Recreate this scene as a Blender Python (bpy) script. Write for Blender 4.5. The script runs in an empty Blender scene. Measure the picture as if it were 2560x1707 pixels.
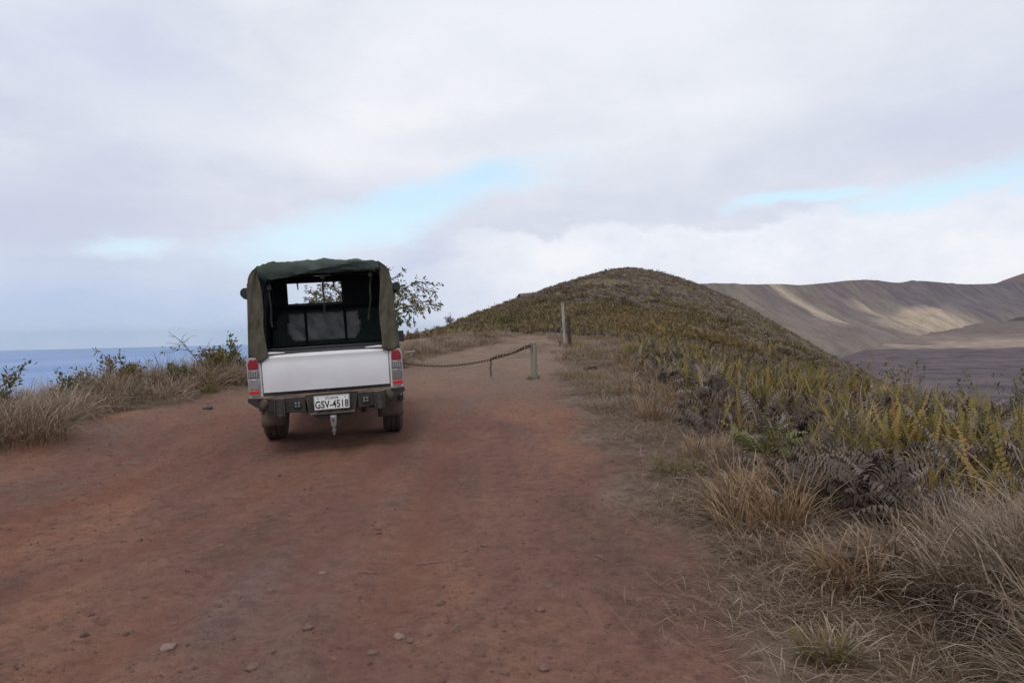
import bpy, bmesh, math, random
import numpy as np
from mathutils import Matrix, Vector, Euler

random.seed(7)
RNG = np.random.default_rng(11)
R = math.radians
SC = bpy.context.scene
COL = SC.collection

# ------------------------------------------------------------------ camera
F = 1707.0                                  # 24 mm lens, in photo pixels
CAM = Vector((0, 0, 1.6))
CAMROT = Matrix.Rotation(R(90 - 0.90), 3, 'X') @ Matrix.Rotation(R(-1.02), 3, 'Z')
cd = bpy.data.cameras.new('camera')
cd.sensor_width = 36.0
cd.lens = 24.0
cd.clip_start = 0.05
cd.clip_end = 200000.0
cam = bpy.data.objects.new('camera', cd)
cam.matrix_world = Matrix.Translation(CAM) @ CAMROT.to_4x4()
COL.objects.link(cam)
SC.camera = cam


def ray(px, py):
    return (CAMROT @ Vector(((px - 1280) / F, (853.5 - py) / F, -1))).normalized()


def azel(px, py):
    d = ray(px, py)
    return math.atan2(d.x, d.y), math.asin(d.z)


# ------------------------------------------------------------------ node helper
class NT:
    def __init__(s, tree):
        s.t = tree
        s.n = tree.nodes
        s.l = tree.links

    def new(s, typ, **kw):
        n = s.n.new(typ)
        for k, v in kw.items():
            setattr(n, k, v)
        return n

    def put(s, sock, v):
        if isinstance(v, bpy.types.NodeSocket):
            s.l.new(v, sock)
        elif v is not None:
            if isinstance(v, (tuple, list)) and len(v) == 3 and sock.type == 'RGBA':
                v = (*v, 1)
            sock.default_value = v

    def m(s, op, a, b=None, c=None, clamp=False):
        n = s.new('ShaderNodeMath', operation=op, use_clamp=clamp)
        s.put(n.inputs[0], a)
        if b is not None:
            s.put(n.inputs[1], b)
        if c is not None:
            s.put(n.inputs[2], c)
        return n.outputs[0]

    def vm(s, op, a, b=None):
        n = s.new('ShaderNodeVectorMath', operation=op)
        s.put(n.inputs[0], a)
        if b is not None:
            s.put(n.inputs[1], b)
        return n.outputs[0]

    def mix(s, f, a, b, blend='MIX'):
        n = s.new('ShaderNodeMix', data_type='RGBA', blend_type=blend)
        s.put(n.inputs[0], f)
        s.put(n.inputs[6], a)
        s.put(n.inputs[7], b)
        return n.outputs[2]

    def ss(s, v, a, b, o0=0.0, o1=1.0, interp='SMOOTHSTEP'):
        n = s.new('ShaderNodeMapRange', interpolation_type=interp)
        s.put(n.inputs['Value'], v)
        n.inputs['From Min'].default_value = a
        n.inputs['From Max'].default_value = b
        n.inputs['To Min'].default_value = o0
        n.inputs['To Max'].default_value = o1
        return n.outputs[0]

    def noise(s, vec, scale, detail=4, rough=0.55, dist=0.0):
        n = s.new('ShaderNodeTexNoise')
        s.put(n.inputs['Vector'], vec)
        n.inputs['Scale'].default_value = scale
        n.inputs['Detail'].default_value = detail
        n.inputs['Roughness'].default_value = rough
        n.inputs['Distortion'].default_value = dist
        return n.outputs['Fac'], n.outputs['Color']

    def comb(s, x, y, z):
        n = s.new('ShaderNodeCombineXYZ')
        s.put(n.inputs[0], x); s.put(n.inputs[1], y); s.put(n.inputs[2], z)
        return n.outputs[0]

    def sep(s, v):
        n = s.new('ShaderNodeSeparateXYZ')
        s.put(n.inputs[0], v)
        return n.outputs[0], n.outputs[1], n.outputs[2]

    def attr(s, name):
        n = s.new('ShaderNodeAttribute', attribute_name=name)
        return n.outputs['Fac']

    def ramp(s, f, stops, interp='LINEAR'):
        n = s.new('ShaderNodeValToRGB')
        cr = n.color_ramp
        cr.interpolation = interp
        while len(cr.elements) < len(stops):
            cr.elements.new(0.5)
        for e, (p, c) in zip(cr.elements, stops):
            e.position = p
            e.color = (*c, 1)
        s.put(n.inputs[0], f)
        return n.outputs[0]

    def bump(s, h, strength=0.5, dist=0.02):
        n = s.new('ShaderNodeBump')
        n.inputs['Strength'].default_value = strength
        n.inputs['Distance'].default_value = dist
        s.put(n.inputs['Height'], h)
        return n.outputs[0]


# ------------------------------------------------------------------ world: broken cloud deck
SUN_EL, SUN_AZ = R(52), R(188)              # high, behind the camera
W = bpy.data.worlds.new('World')
SC.world = W
W.use_nodes = True
W.node_tree.nodes.clear()
w = NT(W.node_tree)
dirv = w.vm('NORMALIZE', w.new('ShaderNodeTexCoord').outputs['Generated'])
dx, dy, dz = w.sep(dirv)
az = w.m('ARCTAN2', dx, dy)
el = w.m('ARCSINE', dz)
_, nc = w.noise(w.vm('MULTIPLY', dirv, (1, 1, 2.2)), 3.2, 8, 0.62)
nx, ny, nz = w.sep(nc)
azd = w.m('ADD', az, w.m('MULTIPLY', w.m('SUBTRACT', nx, 0.5), 0.34))
eld = w.m('ADD', el, w.m('MULTIPLY', w.m('SUBTRACT', ny, 0.5), 0.10))


def ellipse(px, py, hx, hy, deg, lo=0.15, hi=1.15):
    ca, ce = azel(px, py)
    ha, he = hx / F * math.cos(ca), hy / F
    c, s_ = math.cos(R(deg)), math.sin(R(deg))
    da = w.m('SUBTRACT', azd, ca)
    de = w.m('SUBTRACT', eld, ce)
    a = w.m('DIVIDE', w.m('ADD', w.m('MULTIPLY', da, c), w.m('MULTIPLY', de, s_)), ha)
    b = w.m('DIVIDE', w.m('SUBTRACT', w.m('MULTIPLY', de, c), w.m('MULTIPLY', da, s_)), he)
    r = w.m('SQRT', w.m('ADD', w.m('MULTIPLY', a, a), w.m('MULTIPLY', b, b)))
    return w.ss(r, lo, hi, 1.0, 0.0)


gap = ellipse(985, 535, 500, 78, 15)
for args in ((1260, 450, 200, 60, 10, 0.1, 1.3), (2420, 478, 430, 66, 7), (1960, 510, 240, 26, 5)):
    gap = w.m('MAXIMUM', gap, ellipse(*args))
gap = w.m('MAXIMUM', gap, w.m('MULTIPLY', ellipse(365, 645, 110, 34, 3), 0.55))
# deck brightness, flattened towards the horizon like a real layer
zz = w.m('ADD', w.m('MAXIMUM', dz, 0.0), 0.16)
pl = w.comb(w.m('DIVIDE', dx, zz), w.m('DIVIDE', dy, zz), 0.0)
d1, _ = w.noise(pl, 0.85, 5, 0.5, 0.6)
d2, _ = w.noise(w.vm('MULTIPLY', dirv, (1, 1, 2.6)), 2.1, 4, 0.5, 0.3)
d3, _ = w.noise(w.vm('MULTIPLY', dirv, (1, 1, 2.0)), 7.0, 5, 0.6, 0.3)
dk = w.m('ADD', w.m('MULTIPLY', d1, 0.45), w.m('ADD', w.m('MULTIPLY', d2, 0.33), w.m('MULTIPLY', d3, 0.22)))
deck = w.ramp(dk, [(0.34, (0.575, 0.635, 0.79)), (0.44, (0.695, 0.735, 0.845)), (0.53, (0.825, 0.85, 0.915)), (0.61, (0.95, 0.96, 0.985))])
# brighter towards the right of the frame's top, greyer along the underside of the deck
warm = ellipse(1720, 60, 1500, 520, 0, 0.0, 1.3)
deck = w.mix(w.m('MULTIPLY', warm, 0.55), deck, (0.84, 0.865, 0.93))
under = w.m('MULTIPLY', w.ss(el, azel(1280, 560)[1], azel(1280, 330)[1], 1.0, 0.0), w.ss(d2, 0.35, 0.7, 1.0, 0.4))
deck = w.mix(w.m('MULTIPLY', under, 0.55), deck, (0.61, 0.645, 0.80))
for args, k_, colr in (((300, 540, 700, 130, 4, 0.0, 1.2), .62, (0.585, 0.62, 0.785)), ((2330, 335, 620, 70, 3, 0.0, 1.2), .6, (0.62, 0.65, 0.81)), ((300, 180, 480, 150, -20, 0.0, 1.2), .6, (0.60, 0.66, 0.84)),
                       ((720, 350, 560, 95, -4, 0.0, 1.2), .6, (0.88, 0.895, 0.95)), ((1700, 285, 380, 60, 2, 0.0, 1.2), .6, (0.88, 0.905, 0.96)), ((1480, 60, 560, 150, 0, 0.0, 1.2), .6, (0.88, 0.905, 0.96)),
                       ((1250, 330, 420, 50, 3, 0.0, 1.2), .4, (0.66, 0.70, 0.83))):
    deck = w.mix(w.m('MULTIPLY', ellipse(*args), k_), deck, colr)
# blue-grey shaded cloud low on the left
low = w.ss(el, azel(600, 850)[1], azel(600, 520)[1], 1.0, 0.0)
low = w.m('MULTIPLY', low, w.ss(azd, azel(980, 700)[0], azel(1500, 700)[0], 1.0, 0.0))
lc = w.ramp(ny, [(0.3, (0.43, 0.56, 0.82)), (0.5, (0.51, 0.625, 0.84)), (0.68, (0.66, 0.73, 0.88))])
deck = w.mix(w.m('MULTIPLY', low, 0.85), deck, lc)
# bright cumulus bank low on the right, with a knobbly top edge
b1, _ = w.noise(w.vm('MULTIPLY', dirv, (1, 1, 1.7)), 9.0, 6, 0.6)
top = azel(1900, 545)[1]
bk = w.m('ADD', el, w.m('MULTIPLY', w.m('SUBTRACT', b1, 0.5), 0.14))
bk = w.m('ADD', bk, w.ss(az, azel(900, 600)[0], azel(1300, 600)[0], 0.05, 0.0))
bank = w.ss(bk, top - 0.014, top + 0.010, 1.0, 0.0)
bank = w.m('MULTIPLY', bank, w.ss(azd, azel(860, 600)[0], azel(1380, 600)[0]))
bank = w.m('MULTIPLY', bank, w.ss(az, 1.9, 2.8, 1.0, 0.0))
bc = w.ramp(b1, [(0.3, (0.78, 0.83, 0.93)), (0.5, (0.87, 0.90, 0.965)), (0.65, (0.95, 0.96, 0.995))])
gap = w.m('MULTIPLY', gap, w.m('SUBTRACT', 1.0, bank))
cloud = w.mix(w.m('MULTIPLY', bank, 0.92), deck, bc)
cloud = w.mix(w.m('MULTIPLY', gap, 0.88), cloud, (0.76, 1.0, 1.12))          # thin bright veil in the gaps
sky = w.new('ShaderNodeTexSky', sky_type='NISHITA', sun_disc=False, sun_elevation=SUN_EL, sun_rotation=SUN_AZ,
            altitude=900.0, air_density=1.2, dust_density=0.6)
bg1 = w.new('ShaderNodeBackground')
w.put(bg1.inputs[0], sky.outputs[0])
bg1.inputs[1].default_value = 0.15
bg2 = w.new('ShaderNodeBackground')
w.put(bg2.inputs[0], cloud)
bg2.inputs[1].default_value = 1.0
ms = w.new('ShaderNodeMixShader')
w.put(ms.inputs[0], w.m('SUBTRACT', 1.0, w.m('MULTIPLY', gap, 0.42)))
w.l.new(bg1.outputs[0], ms.inputs[1])
w.l.new(bg2.outputs[0], ms.inputs[2])
w.l.new(ms.outputs[0], w.new('ShaderNodeOutputWorld').inputs[0])

sl = bpy.data.lights.new('sun', 'SUN')
sl.energy = 1.15
sl.angle = R(16)
sl.color = (1.0, 0.96, 0.9)
so = bpy.data.objects.new('sun', sl)
sd = Vector((math.sin(SUN_AZ) * math.cos(SUN_EL), math.cos(SUN_AZ) * math.cos(SUN_EL), math.sin(SUN_EL)))
so.rotation_euler = sd.to_track_quat('Z', 'Y').to_euler()
so.location = sd * 50
COL.objects.link(so)

SC.view_settings.view_transform = 'Standard'
SC.view_settings.look = 'None'
SC.view_settings.exposure = 0.0
SC.view_settings.gamma = 1.0
SC.view_settings.use_curve_mapping = False
SC.render.engine = 'CYCLES'
SC.cycles.use_denoising = True
SC.cycles.denoiser = 'OPENIMAGEDENOISE'
SC.cycles.denoising_prefilter = 'NONE'
SC.cycles.max_bounces = 6
SC.cycles.volume_bounces = 0
SC.cycles.use_adaptive_sampling = True
SC.cycles.adaptive_threshold = 0.01

# ------------------------------------------------------------------ numpy noise + height field


def hash2(i, j, seed):
    h = (i.astype(np.int64) * 374761393 + j.astype(np.int64) * 668265263 + seed * 2147483647) & 0xFFFFFFFF
    h = ((h ^ (h >> 13)) * 1274126177) & 0xFFFFFFFF
    h = h ^ (h >> 16)
    return (h & 0xFFFFFF) / float(0xFFFFFF)


def vnoise(x, y, seed=0):
    x = np.asarray(x, float); y = np.asarray(y, float)
    i = np.floor(x); j = np.floor(y)
    fx = x - i; fy = y - j
    fx = fx * fx * (3 - 2 * fx); fy = fy * fy * (3 - 2 * fy)
    i = i.astype(np.int64); j = j.astype(np.int64)
    a = hash2(i, j, seed); b = hash2(i + 1, j, seed); c = hash2(i, j + 1, seed); d = hash2(i + 1, j + 1, seed)
    return (a * (1 - fx) + b * fx) * (1 - fy) + (c * (1 - fx) + d * fx) * fy


def fbm(x, y, seed=0, octv=4):
    s = 0; a = 0.5; t = 0
    for o in range(octv):
        s = s + a * vnoise(x * 2 ** o, y * 2 ** o, seed + o * 17)
        t += a; a *= 0.5
    return s / t


def base_plane(x, y):
    return 0.005 + 0.0285 * y + 0.02 * (x + 2)


CP = []
for yy in (-30, -14, -4, 0, 4, 8, 12, 16, 20):
    for xx in (-5, -2, 0.8):
        CP.append((xx, yy, base_plane(xx, yy) if yy > -5 else base_plane(xx, -5) + 0.01 * (yy + 5)))
for yy in (24, 28, 34):
    for xx in (-2, 1, 2.6):
        CP.append((xx, yy, base_plane(xx, yy)))
CP += [(2.2, 4, .24), (4, 5, .30), (4, 12, .52), (3, 0, .1), (6, -4, -.2), (4.2, 9, .28), (7.5, 10, -.12), (5.2, 14, .22), (10.7, 18, -.95), (7.6, 18, -.1), (15, 30, -2.0), (6, 20, .40), (8, 28, .30), (11, 32, -.35), (5, 34, 1.0),
       (12, 45, .65), (18, 50, -.5), (5, 45, 1.35), (7.7, 48, 1.4), (12, 70, 3.3), (17, 100, 7.0), (22, 130, 11.6), (26, 150, 14.4), (-1, 45, 1.35), (-3, 60, 1.7),
       (3, 70, 3.2), (4, 85, 4.4),
       (18, 60, .5), (30, 100, 2.8), (39, 130, 6.5), (48, 160, 8.3), (58, 145, .2), (40, 100, -1), (24, 60, -1.2), (53, 115, -3.7), (32, 70, -2.6), (18.4, 40, -2.1),
       (16.5, 30, -2.4), (27, 50, -4.6), (12, 16, -1.9), (22, 30, -5),
       (-8, 50, .3), (-7, 65, 1.3), (-4.7, 80, 2.5), (1.2, 100, 5.7), (8.4, 120, 8.8), (32.7, 155, 13.9), (39, 160, 11.3), (46, 165, 8.7), (53, 165, 5.0),
       (57, 160, 2.9), (58, 135, -1.5),
       (72, 150, -9), (75, 120, -15), (60, 80, -16), (45, 50, -15), (35, 20, -13), (25, 0, -8), (15, -15, -3), (110, 150, -32), (100, 80, -44), (80, 40, -44), (60, 0, -36),
       (130, 0, -75), (140, 80, -75), (140, 170, -60), (130, 230, -60), (60, -30, -36), (20, -30, -5),
       (12, 165, 8), (30, 190, 7), (60, 200, -4), (30, 230, -8), (-20, 230, -25), (-30, 170, -12), (-8, 120, 3), (-16, 85, -1.5), (-19, 60, -2.5), (-14, 42, -1.2),
       (-7, 10.5, .38), (-7, 7, .3), (-7.5, 4, .15), (-9, 8, .0), (-11, 8, -.8), (-14, 8, -2.2), (-25, 8, -6), (-60, 10, -17), (-7, 15, .55), (-9, 15, .2), (-12, 15, -1.0), (-6, 25, .75), (-9, 30, 0.2),
       (-14, 30, -2), (-5, 35, 1.1), (-7, 42, 1.05), (-40, 60, -9), (-60, 120, -22), (-120, 30, -36), (-120, 120, -44), (-120, 220, -60), (-60, -30, -18), (-120, -30, -38), (-14, -10, -2.2), (-20, -30, -4), (-9, -8, -.2)]
CP = np.array(CP, float)


def tps_fit(P):
    n = len(P)
    d = np.hypot(P[:, None, 0] - P[None, :, 0], P[:, None, 1] - P[None, :, 1])
    K = np.where(d > 0, d * d * np.log(np.maximum(d, 1e-9)), 0)
    K += np.eye(n) * 0.5
    Q = np.c_[np.ones(n), P[:, :2]]
    A = np.block([[K, Q], [Q.T, np.zeros((3, 3))]])
    return np.linalg.solve(A, np.r_[P[:, 2], 0, 0, 0])


TW = tps_fit(CP)


def Hs(x, y):
    x = np.atleast_1d(np.asarray(x, float)); y = np.atleast_1d(np.asarray(y, float))
    sh = x.shape
    x = x.ravel(); y = y.ravel()
    out = np.empty(len(x))
    for s in range(0, len(x), 60000):
        xs = x[s:s + 60000]; ys = y[s:s + 60000]
        d2 = (xs[:, None] - CP[None, :, 0]) ** 2 + (ys[:, None] - CP[None, :, 1]) ** 2
        K = 0.5 * d2 * np.log(np.maximum(d2, 1e-12))
        out[s:s + 60000] = K @ TW[:-3] + TW[-3] + TW[-2] * xs + TW[-1] * ys
    return out.reshape(sh)


XR = np.array([(-40, .9), (0, .85), (3, .85), (7, .95), (12, .9), (15, .85), (20, 1.5), (25, 2.2), (28, 2.3), (33, 2.6), (38, 2.2), (44, 1.2)])
XL = np.array([(-40, -7), (0, -6.6), (8, -6.3), (11, -6.4), (14.5, -5.6), (18, -4.4), (22, -3.4), (27, -2.4), (33, -1.2), (38, -.6), (44, 0.9)])
XB = np.array([(-40, 2.4), (2, 2.0), (4, 1.95), (7, 2.1), (12, 2.5), (16, 3.0), (20, 3.5), (26, 4.8), (31, 4.8), (36, 3.6), (42, 1.6), (45, 0), (46, -1)])


def xr(y): return np.interp(y, XR[:, 0], XR[:, 1])
def xl(y): return np.interp(y, XL[:, 0], XL[:, 1])
def xb(y): return np.interp(y, XB[:, 0], XB[:, 1])


def road_sd(x, y):
    """> 0 inside the road, metres from its edge"""
    wob = (fbm(x * 1.3, y * 0.9, 5, 4) - 0.5) * 0.9
    d = np.minimum(xr(y) - x, x - xl(y))
    d = np.minimum(d, (42.5 - y) * 0.5)
    return d + wob


WHEEL_FIX = []          # soil settled level under the truck's tyres
RUTS = [[(-1.25, -4), (-1.28, 2.95), (-1.27, 4.05), (-1.32, 5.78), (-1.42, 8.51), (-1.75, 12.48), (-1.9, 17.36), (-1.0, 26)],
        [(-.70, -4), (-.71, 2.91), (-.71, 4.32), (-.77, 6.39), (-.92, 8.97), (-1.1, 13.57), (-.6, 20), (.4, 28)],
        [(-7.5, 3.4), (-5.2, 4.4), (-3.98, 5.9), (-3.6, 7.2), (-3.26, 8.61), (-3.3, 10.5), (-3.9, 13.5)],
        [(-5.5, 1.9), (-3.6, 3.1), (-2.63, 4.75), (-2.2, 6.4), (-1.8, 8.4), (-1.8, 10.5), (-2.1, 14)],
        [(-3.4, -4), (-2.6, 1.0), (-1.9, 3.4), (-1.6, 5.4), (-1.7, 8.0)],
        [(-5.6, -4), (-5.1, 2), (-4.7, 6), (-4.6, 10), (-4.2, 15), (-2.9, 22)]]


def track_depth(x, y):
    t = np.zeros_like(x)
    wx = x + (fbm(x * .5, y * .5, 13, 3) - .5) * .30
    wy = y
    for q, P in enumerate(RUTS):
        d2 = np.full_like(x, 1e9)
        for (ax_, ay_), (bx_, by_) in zip(P[:-1], P[1:]):
            ux, uy = bx_ - ax_, by_ - ay_
            f = np.clip(((wx - ax_) * ux + (wy - ay_) * uy) / (ux * ux + uy * uy), 0, 1)
            d2 = np.minimum(d2, (wx - ax_ - f * ux) ** 2 + (wy - ay_ - f * uy) ** 2)
        d = np.sqrt(d2)
        k = .6 + .8 * vnoise(x * .35 + q * 7, y * .35, 19)
        t = t + (.022 * np.exp(-(d / .15) ** 2) - .008 * np.exp(-((d - .28) / .09) ** 2)) * k
    return t


def H(x, y):
    x = np.asarray(x, float); y = np.asarray(y, float)
    z = Hs(x, y)
    sd_ = road_sd(x, y)
    inr = np.clip(sd_ / 0.5, 0, 1)
    far = np.clip((np.hypot(x, y) - 35) / 40, 0, 1)
    z = z + (fbm(x * .45, y * .45, 31, 4) - .5) * (0.09 + 0.10 * (1 - inr)) + (fbm(x * 2.6, y * 2.6, 41, 3) - .5) * 0.035
    z = z + far * ((fbm(x * .12, y * .12, 61, 4) - .5) * 1.6)
    z = z - track_depth(x, y) * inr
    z = z + (1 - inr) * 0.03
    for wx, wy, dzw in WHEEL_FIX:
        z = z + dzw * np.exp(-((x - wx) ** 2 + (y - wy) ** 2) / .42)
    return z


def h1(x, y): return float(H(np.array([x]), np.array([y]))[0])


# the truck's pose, and the soil packed under its four tyres
TX, TY = -2.145, 8.0
THEAD, TROLL, TPITCH = R(11.5), R(-1.2), R(1.6)
TM = Matrix.Translation((TX, TY, 0.222)) @ Matrix.Rotation(THEAD, 4, 'Z') @ Matrix.Rotation(TPITCH, 4, 'X') @ Matrix.Rotation(TROLL, 4, 'Y') @ Matrix.Diagonal((.968, 1, 1, 1))
fix_ = []
for wx in (-.775, .775):
    for wy in (1.12, 4.22):
        wp_ = TM @ Vector((wx, wy, 0))
        fix_.append((wp_.x, wp_.y, wp_.z + .012 - h1(wp_.x, wp_.y)))
WHEEL_FIX += fix_


def ground_hit(px, py):
    """where the view ray through a photo pixel meets the ground"""
    d = ray(px, py)
    ts = np.concatenate([np.linspace(2, 60, 1200), np.linspace(60.2, 220, 800)])
    X = CAM.x + d.x * ts; Y = CAM.y + d.y * ts; Z = CAM.z + d.z * ts
    below = np.where(Z < H(X, Y))[0]
    if not len(below):
        return None
    i = below[0]
    return (X[i], Y[i], h1(X[i], Y[i]))


# ------------------------------------------------------------------ object helpers
MATS = {}


def tag(o, label=None, cat=None, group=None, kind=None):
    if label: o['label'] = label
    if cat: o['category'] = cat
    if group: o['group'] = group
    if kind: o['kind'] = kind
    return o


def empty(name, loc=(0, 0, 0), rot=(0, 0, 0)):
    o = bpy.data.objects.new(name, None)
    o.location = loc
    o.rotation_euler = rot
    o.empty_display_size = 0.2
    COL.objects.link(o)
    return o


def link(name, me, parent=None, mats=()):
    o = bpy.data.objects.new(name, me)
    for m_ in mats:
        me.materials.append(m_)
    if parent:
        o.parent = parent
    COL.objects.link(o)
    return o


def np_mesh(name, V, Fq, attrs=None, smooth=False, mats=()):
    V = np.asarray(V, np.float32)
    Fq = np.asarray(Fq, np.int32)
    me = bpy.data.meshes.new(name)
    nf, k = Fq.shape
    me.vertices.add(len(V)); me.vertices.foreach_set('co', V.ravel())
    me.loops.add(nf * k); me.loops.foreach_set('vertex_index', Fq.ravel())
    me.polygons.add(nf)
    me.polygons.foreach_set('loop_start', np.arange(0, nf * k, k, dtype=np.int32))
    me.polygons.foreach_set('loop_total', np.full(nf, k, np.int32))
    if smooth:
        me.polygons.foreach_set('use_smooth', np.ones(nf, bool))
    for n_, a in (attrs or {}).items():
        at = me.attributes.new(n_, 'FLOAT', 'POINT')
        at.data.foreach_set('value', np.asarray(a, np.float32))
    for m_ in mats:
        me.materials.append(m_)
    me.update(calc_edges=True)
    me.validate()
    return me


class MB:
    """collects faces, then links them as one mesh object"""
    def __init__(s):
        s.v = []; s.f = []

    def add(s, V, Fs):
        b = len(s.v)
        s.v += [tuple(p) for p in V]
        s.f += [tuple(i + b for i in f) for f in Fs]
        return s

    def box(s, x0, x1, y0, y1, z0, z1, taper=None, M=None):
        P = [(x0, y0, z0), (x1, y0, z0), (x1, y1, z0), (x0, y1, z0), (x0, y0, z1), (x1, y0, z1), (x1, y1, z1), (x0, y1, z1)]
        if M is not None:
            P = [tuple(M @ Vector(p)) for p in P]
        return s.add(P, [(0, 3, 2, 1), (4, 5, 6, 7), (0, 1, 5, 4), (1, 2, 6, 5), (2, 3, 7, 6), (3, 0, 4, 7)])

    def prism(s, poly, a, b, axis='y'):
        n = len(poly)
        def pt(p, t):
            return (p[0], t, p[1]) if axis == 'y' else ((t, p[0], p[1]) if axis == 'x' else (p[0], p[1], t))
        P = [pt(p, a) for p in poly] + [pt(p, b) for p in poly]
        Fs = [tuple(range(n))[::-1], tuple(range(n, 2 * n))] + [(i, (i + 1) % n, n + (i + 1) % n, n + i) for i in range(n)]
        return s.add(P, Fs)

    def tube(s, path, r, n=8, cap=True):
        path = [Vector(p) for p in path]
        rs = r if isinstance(r, (list, tuple)) else [r] * len(path)
        rings = []
        up = Vector((0, 0, 1))
        for i, p in enumerate(path):
            t = (path[min(i + 1, len(path) - 1)] - path[max(i - 1, 0)]).normalized()
            u = t.cross(up)
            if u.length < 1e-3:
                u = t.cross(Vector((0, 1, 0)))
            u.normalize()
            v = t.cross(u).normalized()
            rings.append([p + (u * math.cos(2 * math.pi * k / n) + v * math.sin(2 * math.pi * k / n)) * rs[i] for k in range(n)])
        P = [q for ring in rings for q in ring]
        Fs = []
        for i in range(len(path) - 1):
            for k in range(n):
                a = i * n + k; b = i * n + (k + 1) % n
                Fs.append((a, b, b + n, a + n))
        if cap:
            Fs.append(tuple(range(n))[::-1])
            Fs.append(tuple(range((len(path) - 1) * n, len(path) * n)))
        return s.add(P, Fs)

    def lathe(s, prof, c, axis='x', n=32, a0=0, closed=False):
        """prof: (radius, along)"""
        m_ = len(prof)
        P = []
        for k in range(n):
            a = 2 * math.pi * k / n
            for (r, t) in prof:
                q = (t, r * math.cos(a), r * math.sin(a)) if axis == 'x' else ((r * math.cos(a), t, r * math.sin(a)) if axis == 'y' else (r * math.cos(a), r * math.sin(a), t))
                P.append((q[0] + c[0], q[1] + c[1], q[2] + c[2]))
        Fs = []
        for k in range(n):
            k2 = (k + 1) % n
            for i in range(m_ - 1):
                Fs.append((k * m_ + i, k * m_ + i + 1, k2 * m_ + i + 1, k2 * m_ + i))
        return s.add(P, Fs)

    def build(s, name, mat, parent=None, bevel=0, smooth=False, seg=2, solid=0):
        me = bpy.data.meshes.new(name)
        me.from_pydata(s.v, [], s.f)
        bm = bmesh.new(); bm.from_mesh(me)
        bmesh.ops.recalc_face_normals(bm, faces=bm.faces)
        bm.to_mesh(me); bm.free()
        o = link(name, me, parent, [mat])
        if smooth or bevel:
            for p in me.polygons: p.use_smooth = True
            me.set_sharp_from_angle(angle=R(38))
        if solid:
            md = o.modifiers.new('solid', 'SOLIDIFY'); md.thickness = solid; md.offset = 0
        if bevel:
            md = o.modifiers.new('bevel', 'BEVEL'); md.width = bevel; md.segments = seg
            md.limit_method = 'ANGLE'; md.angle_limit = R(38)
            md.harden_normals = False
        return o


# ------------------------------------------------------------------ materials
def new_mat(name):
    m_ = bpy.data.materials.new(name)
    m_.use_nodes = True
    m_.node_tree.nodes.clear()
    n = NT(m_.node_tree)
    out = n.new('ShaderNodeOutputMaterial')
    b = n.new('ShaderNodeBsdfPrincipled')
    n.l.new(b.outputs[0], out.inputs[0])
    return m_, n, b, out


def wpos(n): return n.new('ShaderNodeNewGeometry').outputs['Position']
def opos(n): return n.new('ShaderNodeTexCoord').outputs['Object']


def simple(name, col, rough=0.5, metal=0.0, var=0.15, scale=8.0, dust=None, dust_amt=0.0, bump=0.0, bscale=60, coat=0.0, spec=0.5, upmin=0.35):
    m_, n, b, _ = new_mat(name)
    p = opos(n)
    f, _ = n.noise(p, scale, 5, 0.6)
    dark = tuple(c * (1 - var) for c in col); lite = tuple(min(1, c * (1 + var)) for c in col)
    c = n.ramp(f, [(0.3, dark), (0.7, lite)])
    if dust:
        g, _ = n.noise(p, scale * 0.6, 6, 0.65)
        nz_ = n.sep(n.new('ShaderNodeNewGeometry').outputs['Normal'])[2]
        up = n.ss(nz_, -0.1, 0.9, upmin, 1.0)
        k = n.m('MULTIPLY', n.m('MULTIPLY', n.ss(g, 0.32, 0.62), up), dust_amt)
        c = n.mix(k, c, dust)
        n.put(b.inputs['Roughness'], n.m('ADD', rough, n.m('MULTIPLY', k, 0.9 - rough)))
    else:
        b.inputs['Roughness'].default_value = rough
    n.put(b.inputs['Base Color'], c)
    b.inputs['Metallic'].default_value = metal
    b.inputs['Specular IOR Level'].default_value = spec
    b.inputs['Coat Weight'].default_value = coat
    b.inputs['Coat Roughness'].default_value = 0.12
    if bump:
        h, _ = n.noise(p, bscale, 4, 0.6)
        n.put(b.inputs['Normal'], n.bump(h, bump, 0.01))
    return m_


DUST = (0.23, 0.135, 0.09)
M = MATS
M['paint'] = simple('white_paint', (0.69, 0.70, 0.73), 0.28, 0, .03, 3, (0.42, 0.34, 0.28), 0.34, coat=0.4)
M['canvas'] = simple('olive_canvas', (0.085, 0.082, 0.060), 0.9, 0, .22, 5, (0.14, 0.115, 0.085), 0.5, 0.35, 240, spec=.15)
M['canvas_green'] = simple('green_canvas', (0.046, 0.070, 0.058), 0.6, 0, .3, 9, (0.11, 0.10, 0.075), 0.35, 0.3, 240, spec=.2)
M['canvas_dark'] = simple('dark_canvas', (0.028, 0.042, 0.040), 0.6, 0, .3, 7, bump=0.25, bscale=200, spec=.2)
M['black_metal'] = simple('black_metal', (0.016, 0.016, 0.018), 0.5, 0, .2, 12)
M['strap'] = simple('black_strap', (0.008, 0.009, 0.011), 0.8, 0, .2, 30)
M['bumper'] = simple('bumper_steel', (0.027, 0.027, 0.027), 0.6, 0.1, .2, 10, (0.21, 0.14, 0.095), 0.9, 0.2, 150, upmin=.10)
M['tyre'] = simple('dusty_tyre', (0.045, 0.034, 0.027), 0.85, 0, .2, 10, (0.14, 0.09, 0.062), 0.9, 0.4, 60)
M['flap'] = simple('dusty_mud_flap', (0.07, 0.052, 0.040), 0.85, 0, .25, 8, (0.15, 0.10, 0.072), 1.0)
M['rim'] = simple('steel_rim', (0.35, 0.35, 0.36), 0.45, 0.7, .1, 8, DUST, 0.5)
M['steel'] = simple('bare_steel', (0.30, 0.30, 0.30), 0.4, 0.9, .15, 20, DUST, 0.3)
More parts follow.
